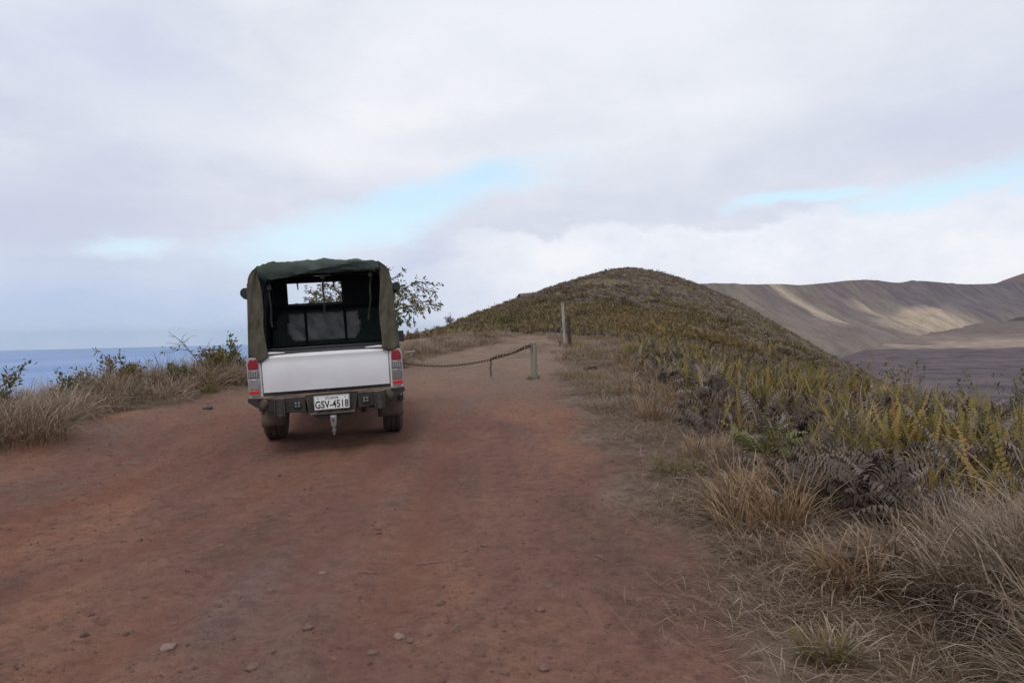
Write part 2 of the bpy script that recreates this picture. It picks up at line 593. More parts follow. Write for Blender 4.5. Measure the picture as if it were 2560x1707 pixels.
M['under'] = simple('underbody', (0.025, 0.023, 0.022), 0.8, 0, .2, 6, DUST, 0.3)
M['red_lens'] = simple('red_lens', (0.25, 0.012, 0.02), 0.18, 0, .1, 20, coat=0.6)
M['red_reflector'] = simple('red_reflector', (0.60, 0.012, 0.015), 0.25, 0, .15, 60, coat=0.3)
M['clear_lens'] = simple('clear_lens', (0.34, 0.34, 0.35), 0.15, 0.5, .3, 60, coat=0.8)
M['smoke_lens'] = simple('smoke_lens', (0.17, 0.16, 0.15), 0.2, 0.4, .35, 50, coat=0.6)
M['lamp_body'] = simple('lamp_housing', (0.36, 0.36, 0.36), 0.4, 0.3, .1, 20, DUST, 0.3)
M['plate'] = simple('plate_white', (0.72, 0.73, 0.72), 0.4, 0, .04, 14, (0.4, 0.33, 0.27), 0.35)
M['ink'] = simple('plate_ink', (0.012, 0.014, 0.016), 0.5, 0, .1, 20)
M['ink_grey'] = simple('plate_grey_ink', (0.13, 0.14, 0.14), 0.5, 0, .1, 20)
M['glass'] = simple('dark_glass', (0.012, 0.014, 0.016), 0.06, 0, .1, 4, coat=0.5)
M['vinyl'] = simple('clouded_vinyl', (0.36, 0.35, 0.33), 0.38, 0, .35, 6, bump=0.25, bscale=22)
M['post_grey'] = simple('weathered_post', (0.21, 0.195, 0.155), 0.9, 0, .25, 14, bump=0.4, bscale=50)
M['post_pale'] = simple('pale_post', (0.34, 0.31, 0.29), 0.9, 0, .2, 14, bump=0.4, bscale=50)
M['post_brown'] = simple('brown_post', (0.05, 0.030, 0.022), 0.9, 0, .25, 14, bump=0.4, bscale=50)
M['plank'] = simple('bleached_plank', (0.38, 0.37, 0.34), 0.9, 0, .15, 9, bump=0.3, bscale=40)
M['chain'] = simple('rusty_chain', (0.055, 0.036, 0.028), 0.8, 0.35, .35, 40)
M['bark'] = simple('grey_bark', (0.12, 0.10, 0.085), 0.9, 0, .3, 14, bump=0.4, bscale=60)
M['deadwood'] = simple('dead_wood', (0.15, 0.125, 0.115), 0.9, 0, .3, 20)
M['rock'] = simple('lava_rock', (0.075, 0.058, 0.052), 0.95, 0, .35, 14, bump=0.7, bscale=30)
M['stone'] = simple('red_stone', (0.15, 0.088, 0.068), 0.95, 0, .35, 40, bump=0.6, bscale=90)
M['stone_pale'] = simple('pale_stone', (0.205, 0.138, 0.112), 0.95, 0, .25, 40, bump=0.6, bscale=90)


def wood_lines(key):
    """vertical checks in the weathered posts"""
    m_ = M[key]
    n = NT(m_.node_tree)
    b = [q for q in n.n if q.type == 'BSDF_PRINCIPLED'][0]
    old = b.inputs['Base Color'].links[0].from_socket
    v = n.vm('MULTIPLY', opos(n), (26, 26, 1.1))
    f, _ = n.noise(v, 1.0, 4, 0.6)
    n.put(b.inputs['Base Color'], n.mix(n.ss(f, 0.5, 0.72), old, (0.05, 0.042, 0.035)))
for k_ in ('post_grey', 'post_pale', 'post_brown'):
    wood_lines(k_)


def veg_mat(name, stops, transl=0.25, patch=None, patch_scale=0.25, rough=0.75, root=0.65, objrand=0.35, tip=0.0):
    """stops: colours by per-blade tint; patch: colour that takes over in drifts over the ground"""
    m_ = bpy.data.materials.new(name)
    m_.use_nodes = True
    m_.node_tree.nodes.clear()
    n = NT(m_.node_tree)
    out = n.new('ShaderNodeOutputMaterial')
    t = n.attr('tint')
    oi = n.new('ShaderNodeObjectInfo').outputs['Random']
    f = n.m('ADD', n.m('MULTIPLY', t, 1 - objrand), n.m('MULTIPLY', oi, objrand))
    c = n.ramp(f, stops)
    if patch:
        g, _ = n.noise(wpos(n), patch_scale, 4, 0.6)
        c = n.mix(n.ss(g, 0.44, 0.62), c, n.ramp(f, patch))
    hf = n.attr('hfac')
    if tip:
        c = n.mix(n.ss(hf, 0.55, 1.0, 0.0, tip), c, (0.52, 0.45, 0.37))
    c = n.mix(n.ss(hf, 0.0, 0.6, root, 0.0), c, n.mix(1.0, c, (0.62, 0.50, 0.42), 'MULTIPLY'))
    d = n.new('ShaderNodeBsdfPrincipled')
    n.put(d.inputs['Base Color'], c)
    d.inputs['Roughness'].default_value = rough
    d.inputs['Specular IOR Level'].default_value = 0.25
    tr = n.new('ShaderNodeBsdfTranslucent')
    n.put(tr.inputs[0], c)
    mx = n.new('ShaderNodeMixShader')
    mx.inputs[0].default_value = transl
    n.l.new(d.outputs[0], mx.inputs[1]); n.l.new(tr.outputs[0], mx.inputs[2])
    n.l.new(mx.outputs[0], out.inputs[0])
    M[name] = m_
    return m_


STRAW = [(0.0, (0.10, 0.064, 0.042)), (0.3, (0.19, 0.128, 0.084)), (0.55, (0.285, 0.207, 0.145)), (0.8, (0.37, 0.29, 0.218)), (1.0, (0.52, 0.44, 0.36))]
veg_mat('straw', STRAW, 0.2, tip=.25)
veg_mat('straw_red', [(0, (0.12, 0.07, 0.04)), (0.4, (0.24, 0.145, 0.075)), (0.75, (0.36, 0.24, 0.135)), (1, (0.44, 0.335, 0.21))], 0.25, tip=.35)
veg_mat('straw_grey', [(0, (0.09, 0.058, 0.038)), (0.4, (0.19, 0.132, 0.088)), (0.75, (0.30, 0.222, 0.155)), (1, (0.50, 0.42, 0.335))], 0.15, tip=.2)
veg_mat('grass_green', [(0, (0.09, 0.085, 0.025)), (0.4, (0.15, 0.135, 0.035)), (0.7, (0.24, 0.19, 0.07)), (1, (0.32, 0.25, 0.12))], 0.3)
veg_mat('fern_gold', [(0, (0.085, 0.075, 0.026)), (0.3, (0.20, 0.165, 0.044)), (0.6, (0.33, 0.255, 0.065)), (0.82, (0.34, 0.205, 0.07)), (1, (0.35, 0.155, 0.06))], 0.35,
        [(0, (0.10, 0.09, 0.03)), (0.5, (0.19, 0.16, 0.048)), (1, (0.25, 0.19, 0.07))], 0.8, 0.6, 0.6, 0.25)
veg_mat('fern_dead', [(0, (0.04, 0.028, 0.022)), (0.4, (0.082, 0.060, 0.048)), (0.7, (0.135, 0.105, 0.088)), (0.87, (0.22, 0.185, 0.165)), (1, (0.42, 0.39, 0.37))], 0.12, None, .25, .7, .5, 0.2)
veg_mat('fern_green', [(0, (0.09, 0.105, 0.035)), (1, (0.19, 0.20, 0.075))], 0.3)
veg_mat('hill_grey', [(0, (0.10, 0.078, 0.062)), (0.5, (0.17, 0.136, 0.112)), (0.85, (0.25, 0.21, 0.18)), (1, (0.38, 0.34, 0.31))], 0.1, None, .1, .8, .5, 0.25)
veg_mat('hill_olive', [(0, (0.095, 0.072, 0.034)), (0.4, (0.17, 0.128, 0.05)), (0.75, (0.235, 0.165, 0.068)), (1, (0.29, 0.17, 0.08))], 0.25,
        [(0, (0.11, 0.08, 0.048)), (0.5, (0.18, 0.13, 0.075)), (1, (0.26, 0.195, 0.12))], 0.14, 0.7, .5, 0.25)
veg_mat('leaf', [(0, (0.05, 0.065, 0.018)), (0.4, (0.09, 0.105, 0.028)), (0.75, (0.15, 0.15, 0.045)), (0.92, (0.20, 0.145, 0.05)), (1, (0.22, 0.09, 0.045))], 0.3, None, .2, .55, 0, 0.0)
veg_mat('leaf_gold', [(0, (0.07, 0.075, 0.02)), (0.4, (0.13, 0.12, 0.03)), (0.75, (0.21, 0.15, 0.04)), (1, (0.27, 0.12, 0.035))], 0.35, None, .2, .55, 0, 0.0)
veg_mat('leaf_dark', [(0, (0.03, 0.02, 0.02)), (0.6, (0.06, 0.03, 0.03)), (1, (0.10, 0.05, 0.045))], 0.2, None, .2, .55, 0, 0.0)


def soil_mat():
    m_, n, b, _ = new_mat('red_soil')
    p = wpos(n)
    x, y, z = n.sep(p)
    # grain of the road runs roughly along it
    st = n.comb(n.m('MULTIPLY', n.m('ADD', x, n.m('MULTIPLY', y, 0.12)), 1.0), n.m('MULTIPLY', y, 0.35), z)
    a, _ = n.noise(st, 0.9, 6, 0.62, 0.4)
    a2, _ = n.noise(n.vm('ADD', st, (13, 7, 3)), 0.55, 5, 0.6, 0.5)
    f1, _ = n.noise(p, 9.0, 6, 0.72)
    f2, _ = n.noise(p, 55.0, 4, 0.7)
    f3, _ = n.noise(p, 2.6, 6, 0.7, 0.4)
    f4, _ = n.noise(p, 21.0, 5, 0.75, 0.3)
    c = n.ramp(a, [(0.28, (0.125, 0.073, 0.060)), (0.42, (0.188, 0.103, 0.079)), (0.56, (0.235, 0.127, 0.091)), (0.70, (0.295, 0.150, 0.094))])
    c = n.mix(n.ss(a2, 0.50, 0.66, 0, 0.75), c, (0.19, 0.128, 0.110))            # greyish packed patches
    c = n.mix(n.ss(a2, 0.34, 0.42, 0.6, 0.0), c, (0.24, 0.104, 0.066))           # redder loose patches
    c = n.mix(n.ss(f3, 0.54, 0.74, 0, 0.5), c, (0.14, 0.088, 0.072))
    c = n.mix(n.ss(f3, 0.42, 0.28, 0, 0.35), c, (0.33, 0.205, 0.152))
    c = n.mix(n.ss(f1, 0.40, 0.68, 0.0, 0.7), c, n.mix(1.0, c, (0.60, 0.58, 0.58), 'MULTIPLY'))
    c = n.mix(n.ss(f1, 0.36, 0.26, 0.0, 0.5), c, n.mix(1.0, c, (1.35, 1.3, 1.28), 'MULTIPLY'))
    c = n.mix(n.ss(f2, 0.58, 0.72, 0.0, 0.7), c, (0.075, 0.048, 0.042))
    c = n.mix(n.ss(f4, 0.56, 0.68, 0.0, 0.75), c, (0.085, 0.052, 0.044))
    c = n.mix(n.ss(f4, 0.42, 0.32, 0.0, 0.45), c, (0.33, 0.20, 0.15))
    vo = n.new('ShaderNodeTexVoronoi')
    n.put(vo.inputs['Vector'], p); vo.inputs['Scale'].default_value = 38
    spk = n.m('MULTIPLY', n.ss(vo.outputs['Distance'], 0.10, 0.2, 1, 0), n.ss(n.sep(vo.outputs['Color'])[0], 0.72, 0.8))
    c = n.mix(n.m('MULTIPLY', spk, 0.6), c, (0.30, 0.21, 0.175))
    tr = n.attr('track')
    c = n.mix(n.m('MULTIPLY', tr, n.ss(f3, .3, .6, .25, .72)), c, (0.185, 0.080, 0.056))
    c = n.vm('MULTIPLY', c, (1.09, 1.05, 1.045))
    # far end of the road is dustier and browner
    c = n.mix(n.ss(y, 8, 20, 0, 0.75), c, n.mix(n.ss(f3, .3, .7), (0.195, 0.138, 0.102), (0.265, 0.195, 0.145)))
    v = n.attr('verge')
    vn = n.m('ADD', v, n.m('MULTIPLY', n.m('SUBTRACT', f1, 0.5), 0.5))
    vs = n.mix(n.ss(f3, .3, .7), (0.15, 0.098, 0.072), (0.26, 0.19, 0.145))
    vs = n.mix(n.ss(f1, .45, .65), vs, (0.135, 0.09, 0.068))
    c = n.mix(n.ss(vn, 0.30, 0.75), c, vs)
    n.put(b.inputs['Base Color'], c)
    b.inputs['Roughness'].default_value = 0.95
    b.inputs['Specular IOR Level'].default_value = 0.15
    h = n.m('ADD', n.m('MULTIPLY', f1, 0.7), n.m('ADD', n.m('MULTIPLY', f2, 0.35), n.m('MULTIPLY', f4, 0.6)))
    h = n.m('ADD', h, n.m('MULTIPLY', f3, 1.2))
    h = n.m('ADD', h, n.m('MULTIPLY', spk, 0.3))
    n.put(b.inputs['Normal'], n.bump(h, 1.0, 0.05))
    M['soil'] = m_


soil_mat()


def hill_mat():
    m_, n, b, _ = new_mat('hill_soil')
    p = wpos(n)
    f, _ = n.noise(p, 0.12, 6, 0.6)
    g, _ = n.noise(p, 1.4, 5, 0.7)
    c = n.ramp(f, [(0.35, (0.13, 0.105, 0.075)), (0.5, (0.17, 0.125, 0.08)), (0.65, (0.155, 0.125, 0.055))])
    c = n.mix(n.ss(g, 0.42, 0.66), c, (0.085, 0.068, 0.055))
    n.put(b.inputs['Base Color'], c)
    b.inputs['Roughness'].default_value = 1.0
    b.inputs['Specular IOR Level'].default_value = 0.1
    n.put(b.inputs['Normal'], n.bump(g, 0.8, 0.4))
    M['hill'] = m_


hill_mat()

# ------------------------------------------------------------------ near terrain: dirt road, ground, hill


def axis(*segs):
    out = []
    for a, b_, st in segs:
        out.append(np.arange(a, b_, st))
    out.append(np.array([segs[-1][1]]))
    return np.concatenate(out)


gx = axis((-120, -40, 5), (-40, -14, 1.2), (-14, -8, .35), (-8, 4, .12), (4, 10, .3), (10, 30, .8), (30, 80, 1.6), (80, 140, 5))
gy = axis((-30, -6, 1.5), (-6, 2, .35), (2, 14, .12), (14, 30, .2), (30, 60, .6), (60, 180, 1.4), (180, 230, 5))
GX, GY = np.meshgrid(gx, gy)
GZ = H(GX, GY)
SD = road_sd(GX, GY)
VERGE = np.clip(0.5 - SD / 0.9, 0, 1)
TRK = np.clip(track_depth(GX, GY) / 0.03, -.4, 1)
ny_, nx_ = GX.shape
idx = np.arange(nx_ * ny_).reshape(ny_, nx_)
quads = np.stack([idx[:-1, :-1], idx[:-1, 1:], idx[1:, 1:], idx[1:, :-1]], -1).reshape(-1, 4)
cx = (GX[:-1, :-1] + GX[1:, 1:]).ravel() / 2
cy = (GY[:-1, :-1] + GY[1:, 1:]).ravel() / 2
csd = ((SD[:-1, :-1] + SD[1:, 1:]) / 2).ravel()
VV = np.stack([GX.ravel(), GY.ravel(), GZ.ravel()], -1)
is_road = (csd > 0) & (cy > -28) & (np.abs(cx) < 20)
is_hill = (~is_road) & (cy + 0.25 * np.abs(cx) > 50)
is_ground = ~(is_road | is_hill)


def sub_mesh(name, mask, mat):
    q = quads[mask]
    u, inv = np.unique(q.ravel(), return_inverse=True)
    me = np_mesh(name, VV[u], inv.reshape(-1, 4), {'verge': VERGE.ravel()[u], 'track': TRK.ravel()[u]}, True, [mat])
    o = link(name, me)
    tag(o, kind='structure')
    return o


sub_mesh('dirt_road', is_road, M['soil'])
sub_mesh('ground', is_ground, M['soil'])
sub_mesh('hill', is_hill, M['hill'])

# ------------------------------------------------------------------ far terrain: island flank, crater floor, crater wall
azs = np.concatenate([np.arange(-math.pi, 0.05, 0.06), np.arange(0.05, 0.24, 0.02), np.arange(0.24, 0.85, 0.006), np.arange(0.85, math.pi + .001, 0.04)])
azs[-1] = math.pi
rr = np.concatenate([np.arange(90, 400, 22), np.arange(400, 3600, 26), np.geomspace(3600, 9600, 50)])
A, RD = np.meshgrid(azs, rr)
mx = RD * np.sin(A); my = RD * np.cos(A)
ZC = -50 + 50 * np.clip((RD - 900) / 1900, 0, 1) + (fbm(mx / 90, my / 90, 91, 4) - .5) * 5
# rusty mountain behind the rim at the right edge, low dark cone on the crater floor
ZC = ZC + 345 * np.exp(-(((mx - 3450) / 540) ** 2 + ((my - 4300) / 720) ** 2)) + 26 * np.exp(-(((mx - 2220) / 260) ** 2 + ((my - 2760) / 260) ** 2))
ZF = -14 - 0.0935 * (RD - 90) + (fbm(mx / 700, my / 700, 15, 4) - .5) * np.clip(RD / 40, 0, 60)
wgt = np.clip((A - 0.10) / 0.16, 0, 1) * np.clip((2.3 - A) / 0.4, 0, 1)
wgt = wgt * wgt * (3 - 2 * wgt)
ZT = ZF * (1 - wgt) + ZC * wgt
out_ = np.clip((RD - 5900) / 3700, 0, 1)
ZT = np.maximum(ZT * (1 - out_) + (-940) * out_, -706)
n_r, n_a = A.shape
idx = np.arange(n_r * n_a).reshape(n_r, n_a)
tq = np.stack([idx[:-1, :-1], idx[1:, :-1], idx[1:, 1:], idx[:-1, 1:]], -1).reshape(-1, 4)
tme = np_mesh('crater_floor', np.stack([mx.ravel(), my.ravel(), ZT.ravel()], -1), tq[:, ::-1], {'cone': (np.exp(-(((mx - 3450) / 900) ** 2 + ((my - 4300) / 1000) ** 2))).ravel(),
                                                                                          'dark': np.exp(-(((mx - 2220) / 300) ** 2 + ((my - 2760) / 300) ** 2)).ravel()}, True)


def crater_common(n, c, h, hh, b, s2=None):
    c = n.mix(n.ss(h, 0.35, 0.7, 0.0, 0.35), c, n.mix(1.0, c, (0.66, 0.64, 0.64), 'MULTIPLY'))
    c = n.mix(n.ss(hh, 0.45, 0.7, 0.0, 0.35), c, n.mix(1.0, c, (0.55, 0.55, 0.52), 'MULTIPLY'))
    n.put(b.inputs['Base Color'], c)
    b.inputs['Roughness'].default_value = 1.0
    b.inputs['Specular IOR Level'].default_value = 0.05
    bh = n.m('ADD', n.m('MULTIPLY', h, 3), hh)
    if s2 is not None:
        bh = n.m('ADD', bh, n.m('MULTIPLY', s2, 3))
    n.put(b.inputs['Normal'], n.bump(bh, 0.5, 5.0))


def floor_mat():
    m_, n, b, _ = new_mat('lava_floor')
    p = wpos(n)
    x, y, z = n.sep(p)
    g, _ = n.noise(n.vm('MULTIPLY', p, (1, 1, 0)), 0.004, 6, 0.62, 0.6)
    h, _ = n.noise(p, 0.03, 6, 0.7)
    hh, _ = n.noise(p, 0.2, 4, 0.7)
    r_ = n.m('SQRT', n.m('ADD', n.m('MULTIPLY', x, x), n.m('MULTIPLY', y, y)))
    rw = n.m('ADD', r_, n.m('MULTIPLY', n.m('SUBTRACT', g, .5), 1100))
    darkc = n.mix(n.ss(h, .35, .65), (0.09, 0.074, 0.088), (0.175, 0.142, 0.145))
    palec = n.mix(n.ss(h, .35, .65), (0.27, 0.21, 0.175), (0.46, 0.37, 0.30))  # pale ground, brightened too for the sunlit patch below the wall
    midc = n.mix(n.ss(h, .35, .65), (0.125, 0.098, 0.095), (0.21, 0.168, 0.15))
    c = n.mix(n.ss(rw, 1180, 1420), darkc, midc)
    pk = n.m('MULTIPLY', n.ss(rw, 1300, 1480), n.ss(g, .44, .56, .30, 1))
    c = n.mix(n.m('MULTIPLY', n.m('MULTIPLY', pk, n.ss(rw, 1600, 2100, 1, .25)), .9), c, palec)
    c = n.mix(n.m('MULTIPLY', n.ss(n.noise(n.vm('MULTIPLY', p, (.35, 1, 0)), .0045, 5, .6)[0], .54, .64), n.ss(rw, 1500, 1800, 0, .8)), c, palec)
    c = n.mix(n.m('MULTIPLY', n.ss(rw, 1500, 2000), .6), c, midc)
    c = n.mix(n.ss(n.attr('dark'), .15, .4, 0, .85), c, (0.075, 0.055, 0.06))
    cone = n.ss(n.attr('cone'), .25, .6)
    c = n.mix(n.m('MULTIPLY', cone, .8), c, n.mix(n.ss(g, .35, .65), (0.185, 0.12, 0.112), (0.24, 0.17, 0.14)))
    crater_common(n, c, h, hh, b)
    return m_


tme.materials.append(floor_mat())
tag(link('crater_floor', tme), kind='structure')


def plan(px, d, z):
    a = (px - 1280) / F
    return (a * d, d, z)


# rim point, foot point: the wall falls towards the floor on the right
RIMF = [((1300, 800, 45), (1560, 420, -58)), ((1560, 850, 56), (1760, 520, -58)), ((1700, 900, 59), (1960, 650, -58)), ((1750, 960, 63), (2040, 780, -58)), ((1830, 1060, 68.5), (2120, 960, -57)),
        ((1862, 1120, 69.8), (2160, 1050, -56)), ((1905, 1210, 76), (2205, 1170, -54)), ((1960, 1330, 83), (2255, 1320, -51)), ((1998, 1420, 86.0), (2288, 1420, -47)), ((2060, 1560, 97.5), (2330, 1560, -40)),
        ((2150, 1850, 122), (2384, 1800, -31)), ((2200, 2000, 128.5), (2415, 1950, -27)), ((2245, 2180, 133), (2444, 2130, -22)), ((2290, 2380, 150), (2475, 2350, -16)), ((2340, 2620, 160), (2512, 2550, -12)),
        ((2380, 2800, 163), (2555, 2750, -9)), ((2440, 3100, 175), (2620, 3000, -8)), ((2560, 3500, 205), (2760, 3300, -10)), ((2800, 4000, 235), (3000, 3600, -12)), ((3600, 4300, 260), (3700, 3700, -20))]
rimP = np.array([plan(*a_) for a_, _ in RIMF]); footP = np.array([plan(*b_) for _, b_ in RIMF])
cum = np.concatenate([[0], np.cumsum(np.linalg.norm(np.diff(rimP[:, :2], axis=0), axis=1))])


def smooth_interp(t, xs, ys):
    i = np.clip(np.searchsorted(xs, t) - 1, 0, len(xs) - 2)
    f = (t - xs[i]) / (xs[i + 1] - xs[i])
    m_ = np.gradient(ys, xs)
    h_ = xs[i + 1] - xs[i]
    return (2 * f ** 3 - 3 * f ** 2 + 1) * ys[i] + (f ** 3 - 2 * f ** 2 + f) * h_ * m_[i] + (-2 * f ** 3 + 3 * f ** 2) * ys[i + 1] + (f ** 3 - f ** 2) * h_ * m_[i + 1]


sS = np.concatenate([np.arange(0, 3600, 9.0), np.arange(3600, cum[-1], 26.0)])
tT = np.concatenate([np.linspace(-1.2, -.06, 16), np.linspace(-.04, 1.04, 96)])
S, TT = np.meshgrid(sS, tT)
rimS = np.stack([smooth_interp(sS, cum, rimP[:, k]) for k in range(3)], -1)
footS = np.stack([np.interp(sS, cum, footP[:, k]) for k in range(3)], -1)
tc = np.clip(TT, 0, 1)
spur = fbm(S / 260, TT * .8, 71, 4) - .5
spur2 = fbm(S / 70 + TT * 1.5, TT * 1.2, 72, 4) - .5
hz_ = tc + spur * .10 * np.sin(np.pi * tc)                    # plan position along the fall line
XY = rimS[None, :, :2] * (1 - np.where(TT < 0, TT * .5, hz_))[..., None] + footS[None, :, :2] * np.where(TT < 0, TT * .5, hz_)[..., None]
prof = 1 - (tc ** 1.22)                                        # rounded shoulder, then straight
prof = prof * (1 - .22 * np.sin(np.pi * tc)) + .02 * np.sin(np.pi * tc)
prof = prof - .05 * (1 - np.exp(-tc * 12)) * (1 - tc)
drop = rimS[None, :, 2] - footS[None, :, 2]
ZW = footS[None, :, 2] + drop * prof + (spur * .30 + spur2 * .13) * drop * np.sin(np.pi * np.clip(tc * .9 + .04, 0, 1)) ** .8
ZW = np.where(TT < 0, rimS[None, :, 2] - 70 * (-TT) ** 1.4 - 6 * (-TT), ZW) + np.where(TT > .0, (fbm(S / 18, TT * 16, 73, 3) - .5) * 3.0 * tc ** .5, 0)
n_t, n_s = S.shape
idx = np.arange(n_t * n_s).reshape(n_t, n_s)
wq = np.stack([idx[:-1, :-1], idx[:-1, 1:], idx[1:, 1:], idx[1:, :-1]], -1).reshape(-1, 4)
wme = np_mesh('crater_wall', np.stack([XY[..., 0].ravel(), XY[..., 1].ravel(), ZW.ravel()], -1), wq[:, ::-1], {'along': (S / 100).ravel(), 'fall': TT.ravel(), 'spur': (spur + .5).ravel()}, True)


def wall_mat():
    m_, n, b, _ = new_mat('crater_slopes')
    p = wpos(n)
    al = n.attr('along'); fa = n.attr('fall'); sp = n.attr('spur')
    u = n.m('SUBTRACT', al, n.m('MULTIPLY', fa, .6))
    sv = n.comb(u, n.m('MULTIPLY', fa, 1.3), 0.0)
    s1, _ = n.noise(sv, 0.42, 6, 0.62, 0.6)
    s2, _ = n.noise(n.vm('MULTIPLY', sv, (1, 1.5, 1)), 1.8, 8, 0.72, .5)
    h, _ = n.noise(p, 0.03, 6, 0.7)
    hh, _ = n.noise(p, 0.2, 4, 0.7)
    purple = n.mix(n.ss(s2, .35, .65), (0.15, 0.120, 0.138), (0.22, 0.182, 0.19))
    green = n.mix(n.ss(s2, .35, .65), (0.18, 0.156, 0.138), (0.255, 0.218, 0.188))
    tan = n.mix(n.ss(s2, .3, .6), (0.34, 0.27, 0.20), (0.54, 0.44, 0.335))  # bare chute tone, also standing in for sunlight on the lower fans
    k = n.m('ADD', n.m('MULTIPLY', s1, .9), n.m('MULTIPLY', fa, .16))
    c = n.mix(n.ss(k, .46, .62), purple, green)
    c = n.mix(n.ss(n.m('ADD', sp, n.m('MULTIPLY', s2, .3)), .52, .75, 0, .55), c, n.mix(n.ss(s2, .4, .6), (0.19, 0.16, 0.13), (0.25, 0.21, 0.17)))
    # the farther stretch of wall is darker cinder
    c = n.mix(n.m('MULTIPLY', n.ss(al, 12.5, 16.5, 0, .75), n.ss(fa, .95, .6, .2, 1)), c, n.mix(n.ss(s2, .35, .65), (0.12, 0.10, 0.128), (0.185, 0.157, 0.168)))
    def chute_sunpatch(c0, c1, wd, lo, hi):
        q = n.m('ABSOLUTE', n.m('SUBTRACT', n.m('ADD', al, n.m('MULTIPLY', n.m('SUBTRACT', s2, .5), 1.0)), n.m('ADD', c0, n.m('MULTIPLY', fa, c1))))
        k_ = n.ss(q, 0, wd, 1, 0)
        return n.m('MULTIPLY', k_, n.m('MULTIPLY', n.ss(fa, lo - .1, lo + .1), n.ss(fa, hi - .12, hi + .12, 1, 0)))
    f = n.m('MULTIPLY', chute_sunpatch(7.0, .6, .62, -.05, .62), .85)
    f = n.m('MAXIMUM', f, n.m('MULTIPLY', chute_sunpatch(14.0, 2.0, 7.0, .50, 1.3), 1.0))  # broad sunlit patch at the wall's foot, put into the colour
    f = n.m('MAXIMUM', f, n.m('MULTIPLY', chute_sunpatch(10.6, 2.6, 1.3, .22, 1.0), .8))
    f = n.m('MAXIMUM', f, n.m('MULTIPLY', chute_sunpatch(9.6, .8, 1.2, .55, 1.05), .5))
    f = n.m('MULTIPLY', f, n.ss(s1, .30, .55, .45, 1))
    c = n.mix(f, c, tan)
    crater_common(n, c, h, hh, b, s2)
    return m_


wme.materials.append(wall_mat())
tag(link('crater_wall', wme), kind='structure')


def sea_mat():
    m_, n, b, _ = new_mat('sea_water')
    p = wpos(n)
    f, _ = n.noise(n.vm('MULTIPLY', p, (1, 0.35, 1)), 0.00022, 6, 0.6, 0.3)
    g, _ = n.noise(n.vm('MULTIPLY', p, (0.3, 1.0, 1)), 0.0004, 5, 0.6)
    c = n.ramp(f, [(0.35, (0.155, 0.26, 0.50)), (0.55, (0.20, 0.31, 0.55)), (0.75, (0.29, 0.385, 0.59))])
    x, y, z = n.sep(p)
    rr_ = n.m('SQRT', n.m('ADD', n.m('MULTIPLY', x, x), n.m('MULTIPLY', y, y)))
    c = n.mix(n.m('MULTIPLY', n.ss(g, .48, .7), n.ss(rr_, 26000, 15000, 0, .55)), c, (0.36, 0.40, 0.56))
    n.put(b.inputs['Base Color'], c)
    b.inputs['Roughness'].default_value = 0.6
    b.inputs['Specular IOR Level'].default_value = 0.12
    return m_


mb = MB()
SEA_R = 55000.0
rings = [10, 4000, 9000, 20000, 35000, SEA_R]
sv, sf = [], []
NS = 96
for r_ in rings:
    for k in range(NS):
        sv.append((r_ * math.sin(2 * math.pi * k / NS), r_ * math.cos(2 * math.pi * k / NS), -700.0))
for i in range(len(rings) - 1):
    for k in range(NS):
        sf.append((i * NS + k, (i + 1) * NS + k, (i + 1) * NS + (k + 1) % NS, i * NS + (k + 1) % NS))
sme = np_mesh('sea', sv, np.array(sf), None, False, [sea_mat()])
tag(link('sea', sme), kind='structure')

# haze: one closed box round everything, sky outside it
hz = MB().box(-57000, 57000, -57000, 57000, -707, 420)
hme = bpy.data.meshes.new('haze'); hme.from_pydata(hz.v, [], hz.f)
hm = bpy.data.materials.new('haze_air'); hm.use_nodes = True; hm.node_tree.nodes.clear()
hn = NT(hm.node_tree)
pv = hn.new('ShaderNodeVolumePrincipled')
pv.inputs['Color'].default_value = (0.66, 0.83, 1.0, 1)
pv.inputs['Density'].default_value = 1.2e-5
pv.inputs['Anisotropy'].default_value = 0.2
hn.l.new(pv.outputs[0], hn.new('ShaderNodeOutputMaterial').inputs['Volume'])
tag(link('haze', hme, None, [hm]), 'pale blue haze hanging over the crater and the distant sea', 'haze', kind='stuff')

# ------------------------------------------------------------------ the pickup truck
truck = empty('pickup_truck')
truck.matrix_world = TM
tag(truck, 'white pickup truck with olive canvas cover over its bed parked on the dirt road', 'pickup truck')
bpy.context.view_layer.update()
T = truck
TYRE_R = 0.39

# bed: side panels with lamp columns, floor, front bulkhead
m = MB()
for s in (-1, 1):
    pr = [(s * .745, .62), (s * .745, 1.135), (s * .80, 1.155), (s * .865, 1.15), (s * .895, 1.08), (s * .905, .85), (s * .885, .60), (s * .85, .56)]
    m.prism(pr, .0, .62)
    m.prism([(s * .70, .80), (s * .70, 1.135), (s * .80, 1.155), (s * .865, 1.15), (s * .895, 1.08), (s * .905, .86), (s * .90, .80)], .62, 1.62)   # above the wheel arch
m.box(-.70, .70, 1.53, 1.58, .62, 1.13)
m.build('bed_body', M['paint'], T, .018)
m = MB(); m.box(-.73, .73, .02, 1.55, .60, .645); m.build('bed_floor', M['under'], T)
